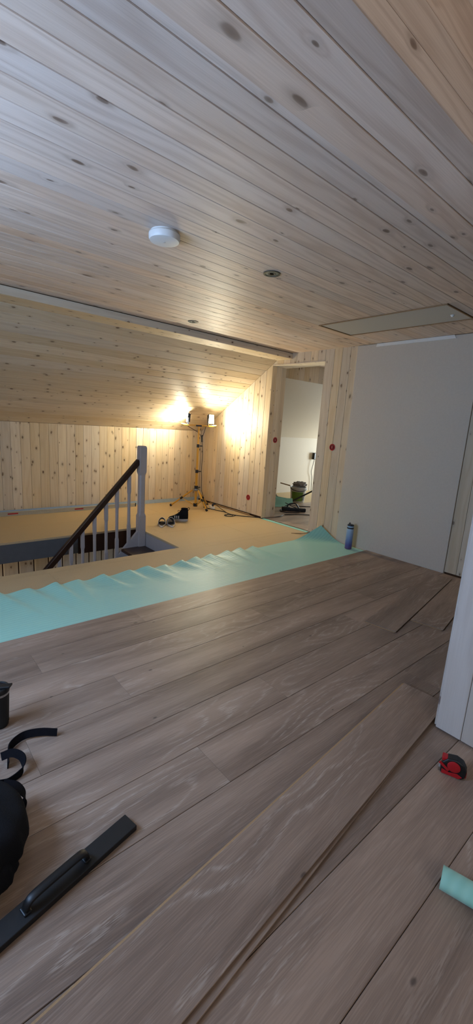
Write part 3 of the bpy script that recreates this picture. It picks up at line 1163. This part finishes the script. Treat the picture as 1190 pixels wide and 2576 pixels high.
MB().tube([(0.058, -0.015, 1.17), (0.06, -0.02, 1.06)], 0.012, 8).build('cable_splitter', M['black'], wl, smooth=60)


def spline(pts, n=10):
    """Catmull-Rom through pts"""
    P = [Vector(p) for p in pts]
    P = [P[0] * 2 - P[1]] + P + [P[-1] * 2 - P[-2]]
    out = []
    for i in range(1, len(P) - 2):
        for k in range(n):
            t = k / n
            a, b, c, d = P[i - 1], P[i], P[i + 1], P[i + 2]
            out.append(0.5 * ((2 * b) + (c - a) * t + (2 * a - 5 * b + 4 * c - d) * t * t + (3 * b - a - 3 * c + d) * t ** 3))
    out.append(P[-2])
    return out


# extension lead along the floor
ex = thing('extension_lead', 'white socket block with black extension lead running to the doorway', 'extension lead', (4.10, 5.33, 0))
base = Vector((4.10, 5.33, 0))


def rel(pts, b=base, z=0.006):
    return [Vector((p[0], p[1], p[2] if len(p) > 2 else z)) - b for p in pts]


MB().obox((0, 0, 0.022), (0.025, 0.075, 0), (-0.026, 0.009, 0), (0, 0, 0.021)).build('socket_block', M['socket'], ex, bevel=0.006)
MB().lathe([(0.019, 0), (0.019, 0.002), (0.016, 0.002), (0.015, -0.002)], 20, (0.012, 0.036, 0.043)).build('socket_face', M['hatch'], ex, smooth=35)
MB().tube([(-0.010, -0.036, 0.043), (-0.010, -0.036, 0.075), (0.02, -0.055, 0.085)], 0.016, 10).build('plug', M['black'], ex, smooth=50)
MB().tube(spline(rel([(4.12, 5.275, 0.085), (4.15, 5.18, 0.03), (4.12, 5.0), (4.06, 4.86), (3.97, 4.80), (3.95, 4.74), (4.03, 4.72), (4.07, 4.79), (3.98, 4.83), (3.93, 4.77), (4.0, 4.70), (4.10, 4.72)])), 0.0045, 6).build('lamp_cable', M['rubber'], ex, smooth=60)
MB().tube(spline(rel([(4.01, 5.44), (4.05, 5.2), (4.10, 5.0), (4.08, 4.82), (4.16, 4.66), (4.26, 4.55), (4.36, 4.45, 0.006), (4.50, 4.37, 0.010), (4.66, 4.33, 0.02), (4.78, 4.38, 0.02)])), 0.006, 6).build('lead', M['rubber'], ex, smooth=60)
MB().tube(spline(rel([(4.17, 5.36, 0.02), (4.24, 5.25), (4.27, 5.10), (4.29, 4.98)])), 0.003, 6).build('thin_wire', M['socket'], ex, smooth=60)
# spare strip at the wall foot
sk = MB().obox((4.315, 5.16, 0.012), (0, 0.51, 0), (0.008, 0, 0), (0, 0, 0.011)).build('wood_batten', M['frame'], bevel=0.002)
tag(sk, 'thin brown batten lying at the foot of the pine gable wall', 'batten')

# ------------------------------------------------------------------ spirit level at the knee wall
lv = thing('spirit_level', 'long aluminium spirit level with red vials along the knee wall', 'spirit level', (1.85, 5.955, 0), -0.022)
LL = 1.19
MB().box(-LL, LL, -0.012, 0.012, 0.0, 0.008).build('bottom_flange', M['alu'], lv, bevel=0.001)
MB().box(-LL, LL, -0.012, 0.012, 0.046, 0.054).build('top_flange', M['alu'], lv, bevel=0.001)
MB().box(-LL, LL, -0.006, 0.006, 0.008, 0.046).build('web', M['alu'], lv)
for s in (-1, 1):
    MB().box(LL * s - 0.006, LL * s + 0.006, -0.013, 0.013, -0.0, 0.055).build('end_cap', M['black'], lv, bevel=0.002)
for x in (-0.55, 0.31, -1.0):
    o = MB().box(x - 0.075, x + 0.075, -0.0085, -0.0062, 0.016, 0.040).build('vial_window', M['alu'], lv)
    MB().box(x - 0.062, x + 0.062, -0.0105, -0.0086, 0.020, 0.036).build('vial', M['red'], o, bevel=0.001)

# ------------------------------------------------------------------ loose planks
def loose_plank(name, label, c0, ang, L, W, z, mat=M['lam']):
    """c0 = corner with the smallest x on the +y side"""
    t = thing(name, label, 'plank', (c0[0], c0[1], z), ang)
    ob = bpy.data.objects.new('top_layer', board_mesh(L, W, 0.0045, 0.0008, M['lam'], 'loose_plank'))
    COL.objects.link(ob)
    ob.parent = t
    ob.location = (0, -W / 2, 0.0085)
    MB().box(-0.007, L, -W + 0.010, 0.004, 0.0, 0.0019).build('lower_lip', M['lamcore'], t)
    MB().box(0.001, L - 0.001, -W + 0.006, -0.001, 0.0019, 0.004).build('core', M['lamdark'], t)
    MB().box(-0.006, 0.0005, -W + 0.003, -0.004, 0.0022, 0.0036).build('tongue', M['lamcore'], t)
    return t


loose_plank('loose_plank', 'left one of two loose laminate planks pointing at the white wall', (2.618, 1.497), 0.170, 1.56, 0.2245, LT + 0.0005)
loose_plank('loose_plank', 'shorter loose laminate plank beside the whitewashed partition, right of its pair', (2.948, 1.316), 0.1715, 1.30, 0.2245, LT + 0.0005)
loose_plank('loose_plank', 'lower plank of the pair stacked in the foreground', (0.02, 0.716), 0.105, 1.90, 0.2245, LT + 0.0005)
tp = loose_plank('loose_plank', 'long top plank with golden edge stacked in the foreground', (0.04, 0.745), 0.0865, 2.075, 0.2245, LT + 0.0095)
MB().box(0.0, 2.07, -0.0015, 0.0016, 0.0062, 0.0086).build('gold_edge', M['lamcore'], tp)
MB().box(0.0, 2.07, 0.0005, 0.0062, 0.0040, 0.0056).build('tongue_edge', M['lamcore'], tp)

# ------------------------------------------------------------------ pull bar with handle
pb = thing('pull_bar', 'black flat steel bar with raised handle lying on the laminate', 'floor tool', (0.552, 1.073, LT), math.pi + 0.215)
MB().box(0, 0.62, -0.031, 0.031, 0.0005, 0.020).build('bar', M['barblack'], pb, bevel=0.002)
hh = MB()
path = spline([(0.170, 0.0, 0.018), (0.171, 0.0, 0.036), (0.186, 0.0, 0.050), (0.25, 0, 0.052), (0.33, 0, 0.050), (0.352, 0, 0.036), (0.356, 0, 0.018)], 6)
rings = []
for i, p in enumerate(path):
    t = (path[min(i + 1, len(path) - 1)] - path[max(i - 1, 0)]).normalized()
    nv = Vector((-t.z, 0, t.x))
    wdt, thk = 0.012, 0.0065
    rings.append([p + Vector((0, wdt * a, 0)) + nv * (thk * b) for a, b in ((-1, -0.6), (-0.6, -1), (0.6, -1), (1, -0.6), (1, 0.6), (0.6, 1), (-0.6, 1), (-1, 0.6))])
hh.loft(rings)
hb = hh.build('handle', M['black'], pb, smooth=45)
for x in (0.172, 0.355):
    MB().box(x - 0.011, x + 0.011, -0.015, 0.015, 0.020, 0.026).build('handle_foot', M['black'], hb, bevel=0.003)

# ------------------------------------------------------------------ travel mug
mg = thing('travel_mug', 'black travel mug with flip lid standing at the left edge', 'mug', (0.312, 1.836, LT))
MB().lathe([(0.031, 0), (0.034, 0.004), (0.036, 0.03), (0.042, 0.155)], 32).build('body', M['rubber'], mg, smooth=40)
MB().lathe([(0.0425, 0.155), (0.0425, 0.166)], 32).build('steel_band', M['steel'], mg, smooth=40)
lid = MB().lathe([(0.044, 0.166), (0.045, 0.178), (0.041, 0.186), (0.036, 0.188), (0.034, 0.184), (0.002, 0.184)], 32).build('lid', M['black'], mg, smooth=40)
MB().obox((0.022, -0.017, 0.190), (0.022, -0.017, 0.004), (0.009, 0.012, 0), (0, 0, 0.005)).build('flip_tab', M['black'], lid, bevel=0.003)
lg_ = MB().tube([Vector((0.0325, -0.0148, 0.026)) + Vector((0.38, 0.92, 0)) * (0.007 * math.cos(a)) + Vector((0, 0, 0.007 * math.sin(a))) for a in [i * math.pi / 8 for i in range(17)]], 0.0007, 4)
lg_.build('ring_mark', M['slidedark'], mg)

# ------------------------------------------------------------------ backpack with strap
bp = thing('backpack', 'black fabric backpack lying at the left edge of the floor', 'backpack', (0.06, 1.22, LT))


def blob(c, s, seed, amp=0.012, p=0.62, n=28):
    rg = random.Random(seed)
    ph = [rg.uniform(0, 6.28) for _ in range(8)]
    rings = []
    for i in range(1, n):
        th = math.pi * i / n
        ring = []
        for j in range(2 * n):
            a = 2 * math.pi * j / (2 * n)
            ux, uy, uz = math.sin(th) * math.cos(a), math.sin(th) * math.sin(a), -math.cos(th)
            f = lambda q: math.copysign(abs(q) ** p, q)
            x, y, z = s[0] * f(ux), s[1] * f(uy), s[2] * f(uz)
            d = amp * (math.sin(9 * ux * 1.7 + ph[0] + 5 * uy) + math.sin(11 * uz + ph[1] + 4 * ux) * 0.7 + math.sin(16 * uy + 7 * ux + ph[2]) * 0.5)
            zz = c[2] + z + d * uz
            ring.append((c[0] + x + d * ux, c[1] + y + d * uy, max(0.001, zz)))
        rings.append(ring)
    return MB().loft(rings)


blob((-0.035, 0.035, 0.085), (0.245, 0.185, 0.09), 2, 0.0032, 0.78).build('main_body', M['fabric'], bp, smooth=70)
blob((-0.05, 0.13, 0.12), (0.17, 0.12, 0.09), 5, 0.004, 0.78).build('top_pocket', M['fabric'], bp, smooth=70)
blob((0.03, -0.05, 0.055), (0.13, 0.12, 0.055), 8, 0.003, 0.8).build('side_pocket', M['fabric'], bp, smooth=70)


def ribbon(pts, w, th=0.0018, wdir=None, n=8):
    path = spline(pts, n)
    rings = []
    for i, p in enumerate(path):
        t = (path[min(i + 1, len(path) - 1)] - path[max(i - 1, 0)]).normalized()
        k = i / (len(path) - 1) * (len(wdir) - 1)
        a = int(min(k, len(wdir) - 2))
        wv = Vector(wdir[a]).lerp(Vector(wdir[a + 1]), k - a)
        wv = (wv - t * wv.dot(t)).normalized()
        nv = t.cross(wv)
        rings.append([p + wv * (w / 2 * sx) + nv * (th * sy) for sx, sy in ((-1, -1), (1, -1), (1, 1), (-1, 1))])
    return MB().loft(rings)


def bl(p):
    return (p[0] - 0.06, p[1] - 1.22, p[2] - LT)


ribbon([bl(p) for p in [(0.487, 1.628, 0.030), (0.43, 1.665, 0.034), (0.37, 1.685, 0.032), (0.318, 1.660, 0.030), (0.295, 1.610, 0.030), (0.285, 1.56, 0.028)]],
       0.032, wdir=[(0.05, 0.2, 1.0), (0.0, 0.45, 0.9), (0, 0.3, 0.95), (0.2, 0.1, 1.0)]).build('strap_end', M['strap'], bp, smooth=60)
ribbon([bl(p) for p in [(0.270, 1.60, 0.045), (0.305, 1.575, 0.062), (0.330, 1.535, 0.055), (0.318, 1.500, 0.030), (0.270, 1.485, 0.022), (0.225, 1.49, 0.03), (0.17, 1.47, 0.05)]],
       0.030, wdir=[(0.4, 0.3, 1.0), (0.4, 0.4, 0.9), (0.3, 0.1, 1), (0.2, 0.0, 1.0)]).build('strap_loop', M['strap'], bp, smooth=60)
ribbon([bl(p) for p in [(0.235, 1.40, 0.10), (0.275, 1.375, 0.085), (0.290, 1.345, 0.055), (0.27, 1.33, 0.02)]],
       0.035, wdir=[(0, 1, 0.3), (0.2, 1, 0.2), (0, 1, 0.3)]).build('side_strap', M['strap'], bp, smooth=60)

# ------------------------------------------------------------------ tape measure
tm = thing('tape_measure', 'black and red tape measure on the laminate beside the partition', 'tape measure', (1.697, 0.490, LT), -1.22)
tm.scale = (1.15, 1.15, 1.1)
out = [(-0.040, 0.000), (0.028, 0.000), (0.040, 0.012), (0.041, 0.040), (0.030, 0.062), (0.006, 0.072), (-0.022, 0.066), (-0.040, 0.044)]
MB().prism(out, -0.019, 0.019, 'y').build('case', M['black'], tm, bevel=0.007, seg=3)
dm = Matrix.Rotation(math.pi / 2, 3, 'X')
MB().lathe([(0.021, 0.0185), (0.021, 0.0215), (0.018, 0.023), (0.002, 0.023)], 24, (0.0, 0, 0.044), mat=dm).build('red_disc', M['red'], tm, smooth=40)
MB().prism([(-0.036, 0.004), (0.020, 0.004), (0.030, 0.014), (0.014, 0.022), (-0.012, 0.016), (-0.036, 0.022)], -0.0215, -0.0185, 'y').build('red_panel', M['red'], tm, bevel=0.001)
MB().box(-0.040, -0.020, -0.0135, 0.0135, 0.048, 0.066).build('lock_button', M['red'], tm, bevel=0.004)
MB().box(0.030, 0.0425, -0.011, 0.011, 0.008, 0.034).build('red_bumper', M['red'], tm, bevel=0.003)
MB().obox((-0.030, -0.021, 0.035), (0.016, 0, -0.012), (0, 0.0018, 0), (0.003, 0, 0.004)).build('red_flash', M['red'], tm, bevel=0.001)
MB().box(-0.046, -0.040, -0.009, 0.009, 0.001, 0.014).build('tape_hook', M['steel'], tm)

# ------------------------------------------------------------------ folded foam offcut at the right edge
fo = MB()
ax0, ax1 = Vector((1.215, 0.325, LT)), Vector((1.30, 0.02, LT))
ad = (ax1 - ax0).normalized()
sd2 = Vector((-ad.y, ad.x, 0))
rings = []
for i in range(9):
    p = ax0.lerp(ax1, i / 8)
    ring = []
    prof = []
    for k in range(15):
        a = math.radians(-35 + 250 * k / 14)
        prof.append((0.034 * math.cos(a) * 1.05, 0.030 + 0.028 * math.sin(a)))
    inner = [(x * 0.86, (z - 0.030) * 0.86 + 0.030) for x, z in prof][::-1]
    for x, z in prof + inner:
        ring.append(p + sd2 * (-x) + Vector((0, 0, max(z, 0.001))))
    rings.append(ring)
fo.loft(rings)
tag(fo.build('foam_offcut', M['foam'], smooth=50), 'folded aqua foam offcut at the right edge of the floor', 'foam scrap')

# ------------------------------------------------------------------ water bottle
wb = thing('water_bottle', 'tall blue to purple drinking bottle by the white wall', 'bottle', (4.185, 2.745, 0.0045))
bo = MB().lathe([(0.036, 0), (0.041, 0.005), (0.041, 0.10), (0.039, 0.115), (0.041, 0.13), (0.041, 0.235), (0.037, 0.248)], 28).build('body', M['bottle'], wb, smooth=40)
MB().lathe([(0.0385, 0.246), (0.0395, 0.250), (0.0395, 0.258), (0.0385, 0.262)], 28).build('dark_band', M['navy'], wb, smooth=40)
MB().lathe([(0.036, 0.262), (0.037, 0.266), (0.037, 0.278), (0.033, 0.282)], 28).build('neck', M['bottle'], wb, smooth=40)
ld = MB().lathe([(0.038, 0.280), (0.038, 0.291), (0.030, 0.297), (0.002, 0.298)], 28).build('lid', M['navy'], wb, smooth=40)
MB().tube([Vector((-0.02 - 0.0 + 0.022 * math.cos(a) * 0.9, 0.022 * math.cos(a), 0.293 + 0.026 * math.sin(a))) for a in [i * math.pi / 10 for i in range(11)]], 0.005, 8).build('carry_loop', M['navy'], ld, smooth=60)

# ------------------------------------------------------------------ slides and shoe
def slide(label, loc, rz):
    t = thing('slide_sandal', label, 'sandal', loc, rz, 'pair of slides by the stair')
    out = []
    for i in range(28):
        a = 2 * math.pi * i / 28
        u = math.cos(a)
        wdt = 0.043 + 0.008 * u
        out.append((0.135 * u, wdt * math.sin(a)))
    so = MB()
    so.loft([[(x * 0.97, y * 0.95, 0.0) for x, y in out], [(x, y, 0.008) for x, y in out], [(x, y, 0.020) for x, y in out]])
    so.build('sole', M['stripe'], t, smooth=40)
    fbm = MB()
    fbm.loft([[(x * 0.93, y * 0.90, 0.0195) for x, y in out], [(x * 0.92, y * 0.88, 0.0235) for x, y in out]])
    fbm.build('footbed', M['slidedark'], t, smooth=40)
    rings = []
    for i in range(9):
        x = -0.005 + 0.105 * i / 8
        hh_ = 0.105 - 0.040 * (i / 8) ** 1.5
        wv = 0.050 + 0.004 * math.sin(i / 8 * math.pi) - 0.006 * (i / 8) ** 2
        ring = []
        arc = [math.pi * k / 16 for k in range(17)]
        for a in arc:
            ring.append((x - 0.02 * (1 - math.sin(a)), wv * math.cos(a), 0.008 + (hh_ - 0.008) * math.sin(a) ** 0.75))
        for a in reversed(arc):
            ring.append((x - 0.02 * (1 - math.sin(a)), (wv - 0.007) * math.cos(a), 0.008 + (hh_ - 0.016) * math.sin(a) ** 0.75))
        rings.append(ring)
    MB().loft(rings).build('upper_band', M['slidegrey'], t, smooth=50)
    ring_e = [Vector(p) for p in rings[0][:17]]
    MB().tube(ring_e, 0.0025, 6).build('pale_trim', M['stripe'], t, smooth=60)
    return t


slide('left slide of the grey pair standing on the bare subfloor', (2.800, 4.700, 0.0005), 1.02)
slide('right slide of the grey pair, touching the black shoe', (2.905, 4.650, 0.0005), 1.20)

sh = thing('high_top_shoe', 'black high-top sports shoe with three pale stripes beside the slides', 'shoe', (3.12, 4.80, 0.0), math.atan2(4.835 - 4.725, 2.97 - 3.209))
# x: +toe
secs = [(-0.128, 0.026, 0.030), (-0.115, 0.036, 0.032), (-0.07, 0.038, 0.030), (-0.01, 0.036, 0.026), (0.05, 0.042, 0.024), (0.10, 0.040, 0.024), (0.130, 0.026, 0.026), (0.142, 0.010, 0.028)]
outl = [(x, w) for x, w, _ in secs] + [(x, -w) for x, w, _ in reversed(secs)]
so = MB().loft([[(x * 0.97, y * 0.9, 0.0 + (0.010 if x > 0.12 else 0.004 if x < -0.12 else 0)) for x, y in outl], [(x * 1.02, y * 1.04, 0.016) for x, y in outl], [(x, y, 0.034) for x, y in outl]])
so.build('sole', M['sole'], sh, smooth=50)


def sect(x, w, h, z0=0.032, top=0.75):
    ring = []
    for k in range(18):
        a = 2 * math.pi * k / 18
        cy, cz = math.cos(a), math.sin(a)
        ring.append((x, w * math.copysign(abs(cy) ** 0.75, cy), z0 + (h - z0) * (0.5 + 0.5 * math.copysign(abs(cz) ** 0.8, cz))))
    return ring


up = MB()
rings = [sect(-0.132, 0.014, 0.10), sect(-0.126, 0.032, 0.172), sect(-0.10, 0.040, 0.176), sect(-0.06, 0.041, 0.174), sect(-0.032, 0.040, 0.165),
         sect(-0.018, 0.039, 0.135), sect(0.01, 0.039, 0.112), sect(0.045, 0.041, 0.090), sect(0.085, 0.041, 0.074), sect(0.12, 0.031, 0.064), sect(0.138, 0.014, 0.05)]
up.loft(rings)
up.build('upper', M['shoeblack'], sh, smooth=60)
MB().lathe([(0.030, 0.172), (0.034, 0.180), (0.030, 0.184), (0.024, 0.176), (0.022, 0.160)], 20, (-0.078, 0, 0), mat=Matrix.Diagonal((1.45, 1.0, 1.0)), cap=False).build('collar', M['strap'], sh, smooth=50)
MB().tube([(-0.128, 0, 0.150), (-0.145, 0, 0.165), (-0.150, 0, 0.182), (-0.138, 0, 0.192), (-0.122, 0, 0.184)], 0.004, 6).build('heel_loop', M['strap'], sh, smooth=60)
MB().tube(spline([(0.0, 0.01, 0.118), (0.015, 0.015, 0.145), (0.0, 0.018, 0.158), (-0.015, 0.012, 0.145), (-0.012, 0.0, 0.130)], 5), 0.0028, 6).build('lace_loop', M['strap'], sh, smooth=60)
for k in range(4):
    x = 0.004 + k * 0.018
    z = 0.117 - k * 0.0105
    MB().tube([(x, -0.024, z - 0.012), (x, 0, z), (x, 0.024, z - 0.012)], 0.0026, 6).build('lace', M['strap'], sh, smooth=60)
for s in (1, -1):
    for k in range(3):
        x = 0.050 - k * 0.026
        MB().prism([(x, 0.042), (x + 0.011, 0.042), (x + 0.022 - 0.010, 0.082), (x + 0.003, 0.084)], s * 0.0400, s * 0.0435, 'y').build('stripe', M['stripe'], sh)

# ------------------------------------------------------------------ splinter of wood by the doorway
sp_ = MB().tube([(4.10, 3.58, 0.004), (4.20, 3.50, 0.006), (4.29, 3.44, 0.016)], [0.003, 0.006, 0.004], 5).build('wood_splinter', M['frame'])
tag(sp_, 'pale sliver of wood on the subfloor at the door jamb', 'wood scrap')

# ------------------------------------------------------------------ things in the next room
bk = thing('bucket', 'white bucket with green label and grey rag beyond the doorway', 'bucket', (6.04, 5.20, 0.0005))
MB().lathe([(0.125, 0), (0.128, 0.004), (0.150, 0.265), (0.158, 0.268), (0.158, 0.285), (0.148, 0.287), (0.144, 0.26), (0.122, 0.015)], 36).build('pail', M['bucket'], bk, smooth=40)
ring = []
lbm = MB()
a0, a1 = math.radians(170), math.radians(262)
rows = []
for z in (0.03, 0.205):
    r = 0.129 + 0.022 * z / 0.265 + 0.0012
    rows.append([(r * math.cos(a0 + (a1 - a0) * k / 12), r * math.sin(a0 + (a1 - a0) * k / 12), z) for k in range(13)])
rows2 = [[(x * 0.994, y * 0.994, z) for x, y, z in rw] for rw in rows]
lbm.loft([rows[0] + rows2[0][::-1], rows[1] + rows2[1][::-1]])
lbm.build('green_label', M['green'], bk, smooth=40)
rr2 = 0.155
MB().tube([(rr2 * math.cos(math.radians(150 + 12 * k)), rr2 * math.sin(math.radians(150 + 12 * k)), 0.258 - 0.035 * math.sin(math.pi * k / 14)) for k in range(15)], 0.006, 6).build('handle', M['black'], bk, smooth=60)
for k in range(4):
    MB().obox((-0.005 + 0.012 * k, -0.1385 - 0.0025 * k + 0.004 * k, 0.06 + 0.035 * k), (0.026, 0.001, 0), (0, 0.002, 0), (0, 0, 0.008)).build('label_text_block', M['slidegrey'], bk)
rg_ = blob((6.06, 5.19, 0.334), (0.125, 0.115, 0.040), 11, 0.012, 0.8, 16).build('rag', M['rag'], None, smooth=70)
tag(rg_, 'crumpled grey rag lying on the bucket', 'rag')
stk = MB().tube([(5.78, 5.43, 0.340), (5.93, 5.31, 0.297)], 0.011, 8).build('stirring_stick', M['frame'], smooth=50)
tag(stk, 'wooden stirring stick laid across the bucket', 'stick')
pole = MB().tube([(5.72, 5.12, 0.015), (6.30, 4.85, 0.34)], 0.015, 10).build('black_pole', M['black'], smooth=50)
tag(pole, 'slanting black pole in front of the bucket', 'pole')
# black tool case / flat bar with cable
tb = thing('power_tool', 'black power tool with coiled cable on the laminate beyond the doorway', 'power tool', (5.22, 4.55, LT), -0.72)
MB().obox((0.06, 0, 0.03), (0.14, 0, 0), (0, 0.028, 0), (0, 0, 0.028)).build('motor_housing', M['black'], tb, bevel=0.012, seg=3)
MB().obox((-0.13, 0.01, 0.034), (0.07, 0, 0), (0, 0.035, 0), (0, 0, 0.033)).build('gear_head', M['black'], tb, bevel=0.012, seg=3)
MB().tube(spline([(-0.12, 0.0, 0.06), (-0.08, -0.01, 0.12), (0.02, -0.01, 0.13), (0.08, 0, 0.06)], 6), 0.011, 8).build('handle', M['black'], tb, smooth=50)
MB().tube(spline([(0.19, 0, 0.03), (0.15, 0.10, 0.02), (0.0, 0.14, 0.05), (-0.14, 0.08, 0.12), (-0.06, -0.04, 0.10), (0.10, -0.06, 0.02), (-0.05, -0.16, 0.006), (-0.22, -0.10, 0.006), (-0.20, 0.06, 0.01), (-0.08, 0.16, 0.02), (0.08, 0.10, 0.03)], 8), 0.006, 6).build('cable', M['rubber'], tb, smooth=60)
c1 = MB().tube(spline([(4.84, 4.40, 0.02), (4.90, 4.39, 0.02), (4.95, 4.36, 0.02), (5.03, 4.33, 0.02), (5.20, 4.22, 0.02), (5.30, 4.05, 0.02)], 8), 0.006, 6).build('black_cable', M['rubber'], smooth=60)
tag(c1, 'black cable crossing the laminate just inside the doorway', 'cable')
c2 = MB().tube(spline([(5.30, 4.86, 0.02), (5.45, 4.86, 0.05), (5.62, 4.80, 0.02), (5.82, 4.66, 0.02), (6.1, 4.4, 0.02)], 8), 0.006, 6).build('black_cable', M['rubber'], smooth=60)
tag(c2, 'black cable passing below the bucket and out of sight right', 'cable')
# foam scraps
fsb = MB()
fsb.loft([[Vector(p) for p in r_] for r_ in (
    [(5.10, 5.14, 0.21), (5.10, 5.14, 0.215), (5.48, 4.98, 0.145), (5.48, 4.98, 0.14)],
    [(5.13, 5.09, 0.12), (5.13, 5.09, 0.125), (5.46, 4.96, 0.105), (5.46, 4.96, 0.10)],
    [(5.16, 4.96, 0.013), (5.16, 4.96, 0.018), (5.42, 4.84, 0.018), (5.42, 4.84, 0.013)])])
tag(fsb.build('foam_offcut', M['scrap'], smooth=50), 'upright piece of pale aqua foam beyond the doorway', 'foam scrap')
fs2 = MB().obox((5.62, 5.10, 0.06), (0.10, -0.07, 0.0), (0.02, 0.03, 0.045), (0.003, 0.004, -0.004)).build('foam_offcut', M['scrap'], bevel=0.002)
tag(fs2, 'flat square of pale aqua foam near the black pole', 'foam scrap')
cx = thing('carton', 'open brown carton with dark odds and ends beyond the doorway', 'box', (5.55, 5.42, 0.0), 0.5)
MB().box(-0.13, 0.13, -0.10, 0.10, 0.0, 0.01).build('bottom', M['carton'], cx)
for a in ((-0.13, 0.13, -0.10, -0.094), (-0.13, 0.13, 0.094, 0.10), (-0.13, -0.124, -0.094, 0.094), (0.124, 0.13, -0.094, 0.094)):
    MB().box(a[0], a[1], a[2], a[3], 0.01, 0.10).build('side', M['carton'], cx)
MB().tube([(-0.15, 0, 0.12), (0.0, 0.02, 0.10), (0.14, -0.05, 0.11)], 0.022, 8).build('dark_contents', M['black'], cx, smooth=50)
MB().tube([(-0.1, -0.08, 0.09), (0.0, 0.0, 0.10), (0.08, 0.09, 0.12)], 0.016, 8).build('dark_contents', M['black'], cx, smooth=50)
# plug and cable on the far white wall
pg = thing('wall_plug', 'black plug with hanging cable on the white wall beyond the doorway', 'plug', (7.475, 6.10, 0.79))
MB().box(-0.045, 0.045, -0.012, 0.0, -0.045, 0.045).build('socket_plate', M['socket'], pg, bevel=0.003)
MB().box(-0.04, 0.04, -0.075, -0.012, -0.08, 0.07).build('plug_body', M['black'], pg, bevel=0.012)
MB().tube(spline([(0, -0.05, -0.08), (-0.03, -0.05, -0.2), (-0.05, -0.04, -0.35), (0.0, -0.03, -0.5), (0.02, -0.03, -0.785)], 6), 0.006, 6).build('cable', M['rubber'], pg, smooth=60)
